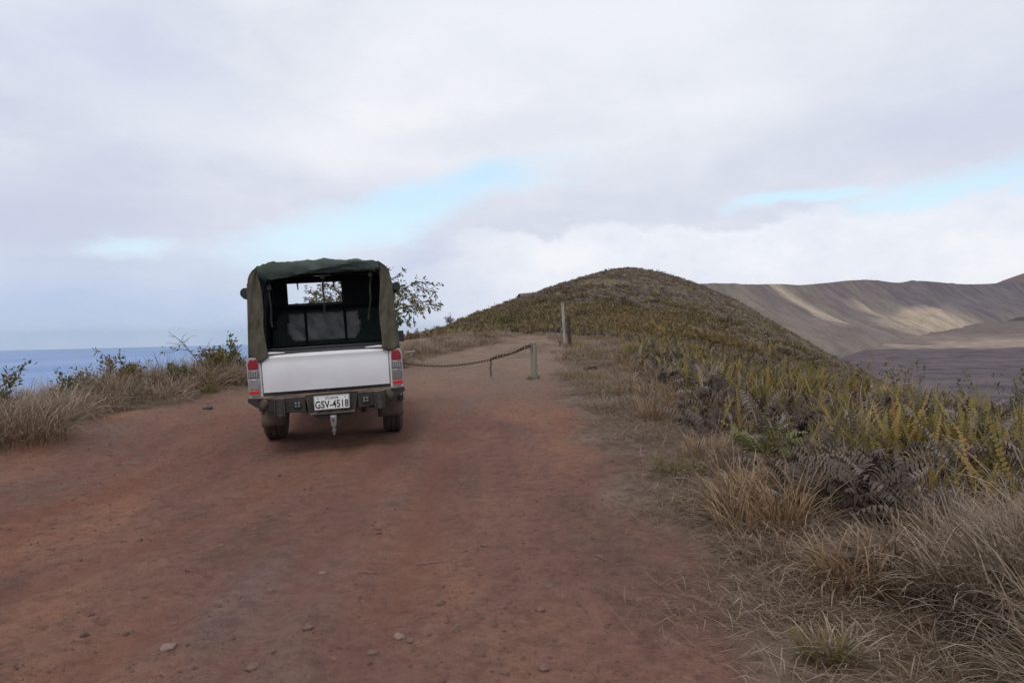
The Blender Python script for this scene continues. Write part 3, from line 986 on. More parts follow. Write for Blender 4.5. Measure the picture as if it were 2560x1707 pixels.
# tailgate: slightly bowed pressed panel with a soft crease
NXs, NZs = 24, 12
V = []
for j in range(NZs + 1):
    for i in range(NXs + 1):
        u = -1 + 2 * i / NXs; v_ = j / NZs
        x = u * .737; z = .705 + v_ * .432
        bow = -.022 * (1 - u * u) - .018 * math.sin(math.pi * min(1, v_ * 1.05)) - .012 * math.exp(-((v_ - .93) / .05) ** 2)
        edge = min(1 - abs(u), .03) / .03
        bow *= .35 + .65 * edge
        V.append((x, bow - .004 + .02 * (v_ > .97), z))
Fq = [(j * (NXs + 1) + i, j * (NXs + 1) + i + 1, (j + 1) * (NXs + 1) + i + 1, (j + 1) * (NXs + 1) + i) for j in range(NZs) for i in range(NXs)]
tg = MB().add(V, Fq)
tg.box(-.737, .737, .022, .06, .71, 1.126)
tailgate = tg.build('tailgate', M['paint'], T, 0, True)
m = MB(); m.tube([(-.465, -.062, 1.03), (-.43, -.066, .955), (-.405, -.066, .88)], [.001, .0028, .001], 6)
m.build('scratch', simple('bright_scratch', (.82, .82, .83), .4), tailgate)
m = MB(); m.box(-.73, .73, -.005, .065, 1.133, 1.15)
m.build('tailgate_rail', M['black_metal'], T, .005)
for s in (-1, 1):                           # latch handles on the tailgate top corners
    m = MB(); m.tube([(s * .47, -.005, 1.152), (s * .63, -.012, 1.156), (s * .70, -.008, 1.15)], [.006, .014, .012], 8)
    m.build('latch_handle', M['paint'], T, 0, True)
m = MB(); m.box(-.76, .76, .01, .05, .60, .70); m.build('rear_valance', M['under'], T)
m = MB(); m.box(-.02, .03, -.012, .008, .655, .700); m.build('latch_cover', M['black_metal'], T)

# tail lamps
for s in (-1, 1):
    X0, X1 = sorted((s * .766, s * .902))
    def lens(z0, z1, a=0.0, b=0.0, xi=.776, xo=.893):
        """panel with a chamfered outer edge"""
        p = [(s * xi, z0), (s * (xo - b), z0), (s * xo, z0 + (z1 - z0) * .38), (s * xo, z0 + (z1 - z0) * .66), (s * (xo - a), z1), (s * xi, z1)]
        return MB().prism(p, -.036, .03)
    m = MB()
    m.prism([(s * .768, .675), (s * .885, .675), (s * .905, .76), (s * .908, 1.05), (s * .888, 1.118), (s * .768, 1.118)], -.022, .05)
    lamp = m.build('tail_lamp', M['lamp_body'], T, .008)
    lens(.985, 1.10, .03, .004).build('stop_lens', M['red_lens'], lamp, .008)
    lens(.885, .968).build('indicator_lens', M['smoke_lens'], lamp, .006)
    o = lens(.752, .872, 0, .006).build('reverse_lens', M['clear_lens'] if s < 0 else M['smoke_lens'], lamp, .006)
    lens(.700, .738, 0, .004).build('reflector', M['red_reflector'], lamp, .004)
    # bulbs and ribs seen through the clear sections
    m = MB()
    for k in range(4):
        m.box(s * .834 - .046 + k * .026, s * .834 - .038 + k * .026, -.0385, -.034, .895, .958)
    for k in range(5):
        m.box(s * .834 - .05, s * .834 + .046, -.0385, -.034, .762 + k * .022, .766 + k * .022)
    m.build('lens_rib', M['lamp_body'], lamp)['kind'] = 'stuff'
for s in (-1, 1):
    MB().prism([(s * .77, .56), (s * .875, .56), (s * .90, .672), (s * .77, .672)], -.01, .1).build('rear_corner_panel', M['paint'], T, .01)

# steel rear bumper: swept wings, plate recess, lugs, lights
BC = .05
m = MB()
top_y0, top_y1 = -.20, .0
def wing(s):
    xin = BC + s * .30
    P = [(xin, -.225, .655), (s * .60 + BC * .5, -.22, .655), (s * .905, -.085, .668), (s * .905, .03, .668), (xin, .03, .655),
         (xin, -.215, .472), (s * .60 + BC * .5, -.20, .488), (s * .80, -.10, .545), (s * .80, .03, .545), (xin, .03, .472),
         (s * .915, -.085, .62), (s * .915, .03, .62)]
    return P, [(0, 1, 2, 3, 4), (0, 5, 6, 1), (1, 6, 7, 10, 2), (5, 9, 8, 7, 6), (2, 10, 11, 3), (10, 7, 8, 11), (4, 9, 5, 0), (3, 11, 8, 9, 4)]
for s in (-1, 1):
    P, Fs = wing(s)
    m.add(P, Fs)
# recess: sloping cheeks, back plate, bottom shelf
m.add([(BC - .30, -.225, .655), (BC - .235, -.16, .655), (BC - .20, -.16, .475), (BC - .26, -.235, .445)], [(0, 1, 2, 3)])
m.add([(BC + .30, -.225, .655), (BC + .235, -.16, .655), (BC + .20, -.16, .475), (BC + .26, -.235, .445)], [(0, 3, 2, 1)])
m.box(BC - .299, BC + .299, -.158, .028, .46, .650)
m.prism([(-.245, .447), (-.12, .47), (-.12, .455), (-.245, .432)], BC - .255, BC + .255, 'x')
bumper = m.build('rear_bumper', M['bumper'], T, .006)
m = MB(); m.prism([(BC - .24, .44), (BC + .24, .44), (BC + .15, .355), (BC - .14, .355)], -.19, -.175)
m.build('skid_plate', M['bumper'], bumper, .004)
m = MB(); m.box(-.80, .80, -.165, .02, .6575, .664); m.build('step_plate', M['bumper'], bumper, .003)
for s in (-1, 1):
    m = MB()
    for dx_ in (-.052, .052):
        m.box(BC * .6 + s * .57 + dx_ - .008, BC * .6 + s * .57 + dx_ + .008, -.245, -.18, .44, .655)
    m.box(BC * .6 + s * .57 - .044, BC * .6 + s * .57 + .044, -.225, -.19, .447, .648)
    m.build('recovery_lug', M['bumper'], bumper, .004)
    for z_ in (.46, .52, .585):
        MB().lathe([(.0, -.2285), (.014, -.2285), (.014, -.22)], (BC * .6 + s * .57, 0, z_), 'y', 12).build('bolt', M['flap'], bumper)
    m = MB()
    wx = BC + s * .39
    m.box(wx - .043, wx + .043, -.236, -.20, .53, .60)
    wl_o = m.build('work_light', M['black_metal'], bumper, .006)
    m = MB()
    for a_ in (-1, 1):
        for b__ in (-1, 1):
            m.lathe([(0, -.243), (.011, -.241), (.014, -.235)], (wx + a_ * .018, 0, .565 + b__ * .016), 'y', 10)
    m.build('light_lens', M['steel'], wl_o, 0, True)
    m = MB()
    fx = s * .72
    ry = Matrix.Translation((fx, -.16, .60)) @ Matrix.Rotation(s * R(24), 4, 'Z')
    m2 = MB().lathe([(.0, -.035), (.03, -.032), (.034, -.02), (.046, -.026), (.05, -.012), (.05, .05)], (0, 0, 0), 'y', 20)
    m.add([tuple(ry @ Vector(p)) for p in m2.v], m2.f)
    m.build('round_light', M['steel'] if False else M['flap'], bumper, 0, True)
    m = MB(); m.lathe([(0, -.197), (.013, -.197), (.013, -.19)], (BC + s * .268, 0, .60), 'y', 12); m.build('slot', M['under'], bumper)

# number plate with its lettering
plate_o = MB().box(BC - .202, BC + .202, -.252, -.246, .487, .648).build('license_plate', M['plate'], T, .004)
m = MB()
for a_, b__ in ((BC - .198, BC + .198),):
    m.box(a_, b__, -.2535, -.2525, .490, .494); m.box(a_, b__, -.2535, -.2525, .641, .645)
    m.box(a_, a_ + .004, -.2535, -.2525, .494, .641); m.box(b__ - .004, b__, -.2535, -.2525, .494, .641)
m.build('plate_border', M['ink_grey'], plate_o)


def text_part(name, s, w, h, cx_, cz, y, mat, parent, bold=0.0):
    cu = bpy.data.curves.new(name, 'FONT')
    cu.body = s
    cu.align_x = 'CENTER'; cu.align_y = 'CENTER'
    cu.size = 1.0
    cu.space_character = 1.06
    cu.offset = bold
    cu.extrude = 0.004
    o = bpy.data.objects.new(name, cu)
    COL.objects.link(o)
    dg = bpy.context.evaluated_depsgraph_get()
    me = bpy.data.meshes.new_from_object(o.evaluated_get(dg))
    bpy.data.objects.remove(o)
    co = np.empty(len(me.vertices) * 3, np.float32); me.vertices.foreach_get('co', co); co = co.reshape(-1, 3)
    lo, hi = co.min(0), co.max(0)
    co = (co - (lo + hi) / 2) / (hi - lo)
    co2 = np.stack([co[:, 0] * w + cx_, np.full(len(co), y) - co[:, 2] * .0012, co[:, 1] * h + cz], -1)
    me.vertices.foreach_set('co', co2.ravel().astype(np.float32))
    me.update()
    return link(name, me, parent, [mat])


text_part('plate_number', 'GSV-4518', .378, .086, BC, .548, -.2532, M['ink'], plate_o, .022)
text_part('plate_country', 'ECUADOR', .150, .026, BC + .005, .619, -.2532, M['ink'], plate_o, .012)
for bx in (BC - .155, BC + .155):
    MB().lathe([(0, -.256), (.007, -.256), (.008, -.2525)], (bx, 0, .62), 'y', 10).build('plate_screw', M['steel'], plate_o)

# tow hitch
hx = BC + .01
m = MB(); m.box(hx - .036, hx + .036, -.34, -.10, .325, .425); m.box(hx - .03, hx + .03, -.352, -.338, .30, .42)
hitch = m.build('tow_hitch', M['steel'], T, .006)
m = MB(); m.lathe([(.0, .205), (.014, .21), (.017, .245), (.026, .25), (.026, .275), (.016, .28), (.016, .31)], (hx, -.335, 0), 'z', 14); m.build('hitch_pin', M['steel'], hitch, 0, True)
m = MB(); m.lathe([(0, -.356), (.015, -.356), (.015, -.35)], (hx, 0, .375), 'y', 14); m.build('hitch_bolt', M['under'], hitch)

# running gear
def wheel(x, y):
    s = 1 if x > 0 else -1
    r = TYRE_R
    hw = .133
    prof = [(.20, -hw * .8), (.25, -hw * .98), (.33, -hw), (.358, -hw * .9), (r, -hw * .66), (r, -hw * .36), (r - .012, -hw * .33), (r - .012, -hw * .22), (r, -hw * .19), (r, hw * .19), (r - .012, hw * .22), (r - .012, hw * .33), (r, hw * .36),
            (r, hw * .66), (.358, hw * .9), (.33, hw), (.25, hw * .98), (.20, hw * .8)]
    wm = MB().lathe(prof, (x, y, r), 'x', 48)
    # shoulder lugs
    for k in range(30):
        a0 = 2 * math.pi * (k + .1) / 30; a1 = 2 * math.pi * (k + .62) / 30
        for sd__ in (-1, 1):
            P = []
            for aa in (a0, a1):
                for rr__, tt in ((r - .004, .62), (r + .006, .64), (.356, .93), (.35, .9)):
                    P.append((x + sd__ * hw * tt, y + rr__ * math.cos(aa), r + rr__ * math.sin(aa)))
            wm.add(P, [(0, 1, 5, 4), (1, 2, 6, 5), (2, 3, 7, 6), (0, 3, 2, 1), (4, 5, 6, 7)])
    wo = wm.build('wheel', M['tyre'], T, 0, True)
    MB().lathe([(.0, s * .07), (.06, s * .075), (.075, s * .05), (.17, s * .03), (.19, s * .09), (.205, s * .105), (.205, -s * .1), (.17, -s * .09)], (x, y, r), 'x', 28).build('rim', M['rim'], wo, 0, True)


for x in (-.775, .775):
    wheel(x, 1.12); wheel(x, 4.22)
    s = 1 if x > 0 else -1
    # mud flap hanging behind the rear wheel, bottom edge curled
    V = []
    for j in range(7):
        for i in range(5):
            u = i / 4; v_ = j / 6
            V.append((x - s * .045 - .165 + .33 * u + .005 * s * v_, .70 - .035 * v_ * v_ + .008 * math.sin(u * 5 + v_ * 3), .62 - .40 * v_ - (.01 if i % 2 else 0) * v_))
    MB().add(V, [(j * 5 + i, j * 5 + i + 1, j * 5 + i + 6, j * 5 + i + 5) for j in range(6) for i in range(4)]).build('mud_flap', M['flap'], T, 0, True, solid=.008)
m = MB(); m.tube([(-.72, 1.12, TYRE_R), (-.14, 1.12, TYRE_R), (-.1, 1.12, TYRE_R), (.1, 1.12, TYRE_R), (.14, 1.12, TYRE_R), (.72, 1.12, TYRE_R)], [.045, .045, .14, .14, .045, .045], 12)
m.build('rear_axle', M['under'], T, 0, True)
m = MB()
for s in (-1, 1): m.box(s * .42 - .04, s * .42 + .04, -.05, 4.9, .46, .58)
m.box(-.42, .42, .25, .33, .47, .56); m.box(-.42, .42, 2.2, 2.3, .47, .56)
m.build('chassis_frame', M['under'], T)
m = MB(); m.tube([(.40, .05, .41), (.42, .4, .42), (.42, 1.6, .44)], .032, 10); m.build('exhaust_pipe', M['under'], T, 0, True)
m = MB(); m.lathe([(.12, -.09), (.30, -.09), (.345, -.06), (.345, .06), (.30, .09), (.12, .09)], (0, .82, .50), 'z', 28); m.build('spare_wheel', M['tyre'], T, 0, True)
for s in (-1, 1):
    m = MB(); m.box(s * .80 - .02, s * .80 + .02, .56, .70, .50, .60); m.build('flap_bracket', M['under'], T)

# cab and bonnet (hidden behind the canvas from the rear, built for other views)
cab_prof = [(1.66, .48), (1.66, 1.10), (1.74, 1.16), (1.90, 1.66), (2.05, 1.715), (2.75, 1.70), (3.12, 1.60), (3.62, 1.14), (3.70, 1.08), (3.70, .48)]
def loft_sides(prof, hw_lo, hw_hi, z_lo, z_hi):
    n = len(prof)
    def hw(z): return hw_lo + (hw_hi - hw_lo) * max(0, min(1, (z - z_lo) / (z_hi - z_lo)))
    P = [(-hw(z), y, z) for y, z in prof] + [(hw(z), y, z) for y, z in prof]
    return P, [tuple(range(n)), tuple(range(2 * n - 1, n - 1, -1))] + [(i, n + i, n + (i + 1) % n, (i + 1) % n) for i in range(n)]
cabo = MB().add(*loft_sides(cab_prof, .895, .66, 1.10, 1.72)).build('cab', M['paint'], T, .035, seg=3)
bon = [(3.70, .50), (3.70, 1.085), (4.55, 1.00), (4.88, .90), (4.93, .70), (4.93, .50)]
bono = MB().add(*loft_sides(bon, .88, .80, .85, 1.1)).build('bonnet', M['paint'], T, .05, seg=3)
for s in (-1, 1):
    m = MB()
    def hwz(z): return .895 - .235 * max(0, (z - 1.10) / .62)
    def sidep(pts): return [(s * (hwz(z) + .004), y, z) for y, z in pts] + [(s * (hwz(z) - .02), y, z) for y, z in pts]
    for nm, pts in (('rear_side_window', [(1.80, 1.16), (1.95, 1.60), (2.50, 1.64), (2.50, 1.15)]), ('front_side_window', [(2.58, 1.15), (2.58, 1.64), (2.98, 1.58), (3.36, 1.20), (3.36, 1.15)])):
        n_ = len(pts)
        MB().add(sidep(pts), [tuple(range(n_)), tuple(range(2 * n_ - 1, n_ - 1, -1))] + [(i, (i + 1) % n_, n_ + (i + 1) % n_, n_ + i) for i in range(n_)]).build(nm, M['glass'], cabo)
    m = MB(); m.box(s * .99 - .09, s * .99 + .09, 3.14, 3.22, 1.06, 1.24); m.tube([(s * .88, 3.22, 1.12), (s * .95, 3.2, 1.13)], .02)
    m.build('wing_mirror', M['black_metal'], T, .02)
    m = MB(); m.box(s * .905 - .012, s * .905 + .012, 2.30, 2.46, .97, 1.0); m.build('door_handle', M['paint'], cabo, .008)
    MB().prism([(s * .55, .78), (s * .84, .80), (s * .85, .92), (s * .60, .90)], 4.86, 4.935).build('headlight', M['clear_lens'], bono, .01)
    for wy in (1.12, 4.22):
        arch = [(wy + .47 * math.cos(a), TYRE_R + .02 + .47 * math.sin(a)) for a in np.linspace(0, math.pi, 15)] + [(wy + .40 * math.cos(a), TYRE_R + .02 + .40 * math.sin(a)) for a in np.linspace(math.pi, 0, 15)]
        MB().prism(arch, s * .86, s * .915, 'x').build('wheel_arch', M['black_metal'], T, .006)
ws = [(3.15, 1.575), (3.60, 1.165)]
MB().add([(-.64, 3.16, 1.575), (.64, 3.16, 1.575), (.76, 3.61, 1.165), (-.76, 3.61, 1.165), (-.64, 3.13, 1.56), (.64, 3.13, 1.56), (.76, 3.58, 1.15), (-.76, 3.58, 1.15)],
         [(0, 3, 2, 1), (4, 5, 6, 7), (0, 1, 5, 4), (1, 2, 6, 5), (2, 3, 7, 6), (3, 0, 4, 7)]).build('windscreen', M['glass'], cabo)
MB().box(-.84, .84, 4.86, 5.04, .42, .66).build('front_bumper', M['bumper'], T, .03)
MB().box(-.45, .45, 4.90, 4.95, .72, .88).build('grille', M['black_metal'], bono, .01)

# canvas cover
ZT_ = 2.155                 # crown of the roof
def cover_profile(y, n_side=16, n_arc=9, n_top=20):
    """left bottom -> roof -> right bottom, (x, z)"""
    hwb, hwt, rad = .872, .826, .19
    pts = []
    zb = 1.105
    for i in range(n_side):
        t_ = i / n_side
        z = zb + (ZT_ - .02 - rad - zb) * t_
        pts.append((-(hwb + (hwt - hwb) * t_), z))
    for i in range(n_arc):
        a = math.pi - (math.pi / 2) * i / n_arc
        pts.append((-hwt + rad + rad * math.cos(a), ZT_ - .02 - rad + rad * math.sin(a)))
    for i in range(n_top + 1):
        t_ = i / n_top
        pts.append((-hwt + rad + 2 * (hwt - rad) * t_, ZT_ - .02 + .022 * math.sin(math.pi * t_)))
    L = len(pts)
    return pts + [(-x, z) for x, z in pts[:n_side + n_arc]][::-1]


def nz1(x, y, s): return float(fbm(np.array([x]), np.array([y]), s, 4)[0]) - .5


V = []; NY = 22
for j in range(NY + 1):
    y = .03 + 1.56 * j / NY
    pr = cover_profile(y)
    sag = -.02 * math.sin(math.pi * ((j / NY) * 2 % 1))
    for i, (x, z) in enumerate(pr):
        k = i / (len(pr) - 1)
        side = abs(x) > .77 and z < 1.92
        nzv = nz1(k * 16, y * 3.4, 5) * (.055 if side else .04)
        ax_ = 1 if x > 0 else -1
        xx = x + (ax_ * (nzv + (.012 * math.sin(math.pi * (z - 1.1) / .85) * math.sin(math.pi * j / NY)) if side else 0))
        zz_ = z + (0 if side else nzv + sag * (abs(x) < .7))
        V.append((xx, y, zz_))
npf = len(pr)
Fq = [(j * npf + i, j * npf + i + 1, (j + 1) * npf + i + 1, (j + 1) * npf + i) for j in range(NY) for i in range(npf - 1)]
cover = MB().add(V, Fq).build('canvas_cover', M['canvas'], T, 0, True, solid=.008)
# dark lining just inside
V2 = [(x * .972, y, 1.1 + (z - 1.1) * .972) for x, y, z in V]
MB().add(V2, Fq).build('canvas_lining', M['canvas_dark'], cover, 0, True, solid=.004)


# rear edge strips, left and right, with vertical folds and a hanging corner
def rear_strip(s):
    V = []
    n_u, n_v = 24, 44
    xo_b, xo_t, rad = .872, .826, .19
    for j in range(n_v + 1):
        v_ = j / n_v
        z = 1.125 + (ZT_ - 1.125) * v_
        zc = ZT_ - rad
        xo = xo_b + (xo_t - xo_b) * v_
        if z > zc:
            xo = xo_t - rad + math.sqrt(max(0, rad * rad - (z - zc) ** 2))
        xi = .695 - .035 * (1 - v_) + .012 * math.sin(v_ * 9 + s)
        if z > zc:
            xi = min(xi, .70)
        for i in range(n_u + 1):
            u = i / n_u
            x = xi + (max(xo, xi + .004) - xi) * u
            ph = u * 5.2 + 1.9 * math.sin(v_ * 3.1 + s * 2) + s
            fold = .020 * (abs(math.sin(ph)) - .5) * (1.2 - .8 * v_) + nz1(u * 3 + s * 9, v_ * 6, 8) * .07
            # hanging corner droops over the tailgate
            dz_ = 0
            if v_ < .12:
                dz_ = -(.12 - v_) / .12 * (.075 if s < 0 else .035) * max(0, 1 - abs(u - .42) / .45)
            V.append((s * x, -.012 - .012 * u + fold * .8 - .03 * (1 - v_) * (1 - u), z + dz_))
    Fq = [(j * (n_u + 1) + i, j * (n_u + 1) + i + 1, (j + 1) * (n_u + 1) + i + 1, (j + 1) * (n_u + 1) + i) for j in range(n_v) for i in range(n_u)]
    MB().add(V, Fq).build('rear_flap', M['canvas'], cover, 0, True, solid=.006)
    # skirt returning along the side
    V = []
    for j in range(21):
        v_ = j / 20
        z = 1.10 + (ZT_ - rad - 1.10) * v_
        xo = xo_b + (xo_t - xo_b) * v_ + .006
        for i in range(4):
            V.append((s * (xo + .004 * i * (1 - v_)), -.02 + i * .03, z))
    MB().add(V, [(j * 4 + i, j * 4 + i + 1, j * 4 + i + 5, j * 4 + i + 4) for j in range(20) for i in range(3)]).build('edge_hem', M['canvas'], cover, 0, True, solid=.006)


rear_strip(-1); rear_strip(1)
# rolled-up rear door curtain along the top edge: lumpy, sagging, folded ends
V = []; NL, NR = 44, 16
for i in range(NL + 1):
    u = i / NL
    x = -.705 + 1.40 * u
    r0 = .078 + .012 * math.sin(u * 5 + 1) + nz1(u * 9, 2, 21) * .03
    if u < .04 or u > .96:
        r0 *= .7
    cz = ZT_ - .062 + .020 * math.sin(u * math.pi) + .018 * u - .010 * math.sin(u * 7.0)
    for k in range(NR):
        a = 2 * math.pi * k / NR
        tw = a + u * 2.6
        r1 = r0 * (1 + .16 * math.sin(3 * tw) + .10 * math.sin(5 * tw + 2) + nz1(u * 11, 3 + math.cos(a) * 1.4 + math.sin(a) * 2.2, 22) * .7)
        V.append((x, -.035 + r1 * .62 * math.cos(a), cz + r1 * math.sin(a)))
Fq = [(i * NR + k, i * NR + (k + 1) % NR, (i + 1) * NR + (k + 1) % NR, (i + 1) * NR + k) for i in range(NL) for k in range(NR)]
Fq += [tuple(range(NR)), tuple(range(NL * NR, NL * NR + NR))[::-1]]
MB().add(V, Fq).build('rolled_curtain', M['canvas_green'], cover, 0, True)
# rolled side curtains
for s, zc, yy0 in ((-1, 1.865, .22), (1, 1.865, .30)):
    m = MB()
    path = [(s * (.90 + .008 * math.sin(t_ * 9)), yy0 + 1.25 * t_, zc - .01 * math.sin(t_ * math.pi * 2)) for t_ in np.linspace(0, 1, 12)]
    m.tube(path, [(.062 if s < 0 else .05) * (1 + .12 * math.sin(q * 2.3)) for q in range(12)], 14)
    ro = m.build('rolled_side_curtain', M['canvas_dark'], cover, 0, True)
    for yq in (.5, 1.2):
        MB().lathe([(.066, -.015), (.068, 0), (.066, .015)], (s * .90, yy0 + yq - .2, zc), 'y', 14).build('tie', M['strap'], ro)

# inside: hoops, front wall with its window, lower curtain with clouded vinyl, straps
for y in (.09, .82, 1.48):
    pr = cover_profile(y)
    pth = [(x * .935, y, 1.08 + (z - 1.1) * .945) for x, z in pr][::3]
    MB().tube(pth, .016, 8).build('frame_hoop', M['black_metal'], T, 0, True)
FY = 1.50
FX0, FX1, FZ0, FZ1 = -.835, .835, 1.12, 2.10
HX0, HX1, HZ0, HZ1 = -.575, .185, 1.735, 2.02
m = MB()
def cloth_panel(x0, x1, z0, z1, y, amp, nx=10, nz=8, seed=1, bulge=0.0, mask=None):
    V = []
    for j in range(nz + 1):
        for i in range(nx + 1):
            u, v_ = i / nx, j / nz
            x = x0 + (x1 - x0) * u; z = z0 + (z1 - z0) * v_
            w_ = min(1, 6 * min(u, 1 - u, v_, 1 - v_))
            yy = y - (bulge * math.sin(math.pi * u) * math.sin(math.pi * v_)) + amp * w_ * (math.sin((x * 1.6 + z) * 17 + 3 * math.sin(x * 3 + seed)) * .5 + nz1(x * 6, z * 6, seed) * 1.6)
            V.append((x, yy, z))
    return V, [(j * (nx + 1) + i, j * (nx + 1) + i + 1, (j + 1) * (nx + 1) + i + 1, (j + 1) * (nx + 1) + i) for j in range(nz) for i in range(nx)]
for args in ((FX0, HX0, HZ0 - .04, FZ1), (HX1, FX1, HZ0 - .04, FZ1), (HX0, HX1, HZ1, FZ1), (FX0, FX1, FZ0, HZ0 - .04)):
    m.add(*cloth_panel(*args, FY, .012, 14, 10, 3))
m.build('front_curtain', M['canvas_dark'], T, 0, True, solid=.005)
m = MB()
m.box(HX0 - .012, HX0 + .012, FY - .03, FY - .01, HZ0, HZ1 + .02); m.box(HX1 - .012, HX1 + .012, FY - .03, FY - .01, HZ0, HZ1 + .02)
m.box(HX0 - .012, HX1 + .012, FY - .031, FY - .011, HZ1 - .012, HZ1 + .014); m.box(HX0 - .012, HX1 + .012, FY - .032, FY - .012, HZ0 - .03, HZ0)
m.build('window_frame', M['black_metal'], T)
MB().tube([(FX0, FY - .06, 1.70), (FX1, FY - .06, 1.70)], .020, 10).build('cross_bar', M['black_metal'], T, 0, True)
# lower curtain of green tarp
V, Fq = cloth_panel(-.80, .80, 1.16, 1.665, FY - .045, .020, 40, 22, 6, .02)
def inside_r(x, z):
    dx_ = max(0, abs(x) - .55); dz_ = max(0, z - 1.41)
    return math.hypot(dx_ / .25, dz_ / .255) <= 1.0
Fq = [f for f in Fq if all(inside_r(V[i][0], V[i][2]) for i in f)]
lower = MB().add(V, Fq).build('lower_curtain', M['canvas_green'], T, 0, True, solid=.004)
V, Fq = cloth_panel(-.62, .44, 1.225, 1.60, FY - .062, .016, 40, 18, 6, .02)
def in_hex(x, z):
    u = abs(x + .09) ; t_ = (z - 1.225) / .375
    lim = .44 + .09 * min(1, t_ / .35) if t_ < .35 else .53 - .05 * (t_ - .35) / .65
    return u <= lim
Fq = [f for f in Fq if all(in_hex(V[i][0], V[i][2]) for i in f)]
MB().add(V, Fq).build('vinyl_window', M['vinyl'], lower, 0, True, solid=.003)
for x in (-.335, .20):
    MB().box(x - .017, x + .017, FY - .105, FY - .097, 1.19, 1.665).build('curtain_strap', M['strap'], lower)
hoop = [(-.79, FY - .08, 1.14), (-.79, FY - .08, 1.42), (-.70, FY - .08, 1.62), (-.52, FY - .08, 1.67), (.52, FY - .08, 1.67), (.70, FY - .08, 1.62), (.79, FY - .08, 1.42), (.79, FY - .08, 1.14)]
MB().tube(hoop, .014, 8).build('curtain_frame', M['black_metal'], lower, 0, True)
MB().box(-.72, .72, .10, .16, 1.165, 1.20).build('bed_cap_rail', M['black_metal'], T, .006)
# straps hanging from the rear hoop
for x, L_, sl_ in ((-.60, .62, .0), (.02, .56, .0), (.585, .60, -.055)):
    m = MB()
    n_ = 10
    pts = [(x + sl_ * (i / n_) ** 2 + .006 * math.sin(i * 1.3), .06 + .012 * math.sin(i * .9), 2.07 - L_ * i / n_) for i in range(n_ + 1)]
    wd = .011
    V = []
    for p in pts:
        V += [(p[0] - wd, p[1], p[2]), (p[0] + wd, p[1], p[2])]
    st = m.add(V, [(2 * i, 2 * i + 1, 2 * i + 3, 2 * i + 2) for i in range(n_)]).build('strap', M['strap'], T, 0, False, solid=.004)
    MB().box(x - .026, x + .026, .045, .06, 1.98 - .1 * (x < 0), 2.03 - .1 * (x < 0)).build('strap_buckle', M['black_metal'], st, .003)
m = MB(); m.tube([(-.42, FY - .05, HZ1), (-.415, FY - .055, HZ1 - .10)], [.012, .008], 6); m.build('window_tie', M['strap'], T)
m = MB(); m.tube([(.07, FY - .05, HZ1), (.068, FY - .055, HZ1 - .09)], [.012, .008], 6); m.build('window_tie', M['strap'], T)

# the body leans and rides a little higher than the wheels on its springs
LEAN = R(-1.35)
for ch in list(T.children):
    if ch.name.split('.')[0] not in ('wheel', 'rear_axle', 'spare_wheel'):
        ch.matrix_basis = Matrix.Translation((0, 0, .47 + .042)) @ Matrix.Rotation(LEAN, 4, 'Y') @ Matrix.Translation((0, 0, -.47)) @ ch.matrix_basis

# ------------------------------------------------------------------ plants: blade, frond and twig meshes
def join(parts):
    """parts: list of (V, F4, tint, hfac)"""
    vs, fs, ts, hs = [], [], [], []
    b = 0
    for V, F_, t_, h_ in parts:
        vs.append(V); fs.append(F_ + b); ts.append(t_); hs.append(h_); b += len(V)
    return np.concatenate(vs), np.concatenate(fs), np.concatenate(ts), np.concatenate(hs)


def blades(n, rad, hmin, hmax, tilt, droop, width, rng, seg=3, flat=False, wild=0.3, az_bias=None):
    az_ = rng.uniform(0, 2 * np.pi, n)
    r_ = rad * np.sqrt(rng.random(n))
    bx = r_ * np.cos(az_); by = r_ * np.sin(az_)
    da = az_ + rng.normal(0, 0.6 + wild, n)
    if flat:
        da = rng.uniform(0, 2 * np.pi, n)
    if az_bias is not None:
        da = da * .4 + az_bias
    L = rng.uniform(hmin, hmax, n)
    th = np.abs(rng.normal(tilt, tilt * .45, n)) if not flat else rng.uniform(1.25, 1.62, n)
    dth = rng.uniform(.3, 1.0, n) * droop
    if flat:
        dth = rng.uniform(-.25, .4, n)
    wd = width * rng.uniform(.55, 1.35, n)
    rows = seg + 1
    P = np.zeros((n, rows, 2, 3))
    x = bx.copy(); y = by.copy(); z = np.zeros(n) - .02
    if flat:
        z = rng.uniform(.0, .05, n)
    tw = rng.uniform(-.6, .6, n)
    cur = rng.normal(0, .25, n)
    for k in range(rows):
        f = k / seg
        ww = wd * (.55 + 1.15 * f) * (1 - f ** 2.0 * .95)
        px_, py_ = -np.sin(da + tw + cur * f), np.cos(da + tw + cur * f)
        P[:, k, 0] = np.stack([x - px_ * ww, y - py_ * ww, z], -1)
        P[:, k, 1] = np.stack([x + px_ * ww, y + py_ * ww, z], -1)
        a = th + dth * (f + .5 / seg) ** 1.5 * 1.6
        st = L / seg
        x = x + np.sin(a) * np.cos(da + cur * f) * st
        y = y + np.sin(a) * np.sin(da + cur * f) * st
        z = z + np.cos(a) * st
        if flat:
            z = np.maximum(z, .004)
    base = np.arange(n)[:, None] * rows * 2
    k = np.arange(seg)[None, :] * 2
    F_ = np.stack([base + k, base + k + 1, base + k + 3, base + k + 2], -1).reshape(-1, 4)
    t_ = np.repeat(rng.random(n), rows * 2)
    h_ = np.tile(np.repeat(np.linspace(0, 1, rows), 2), n)
    return P.reshape(-1, 3), F_, t_, h_


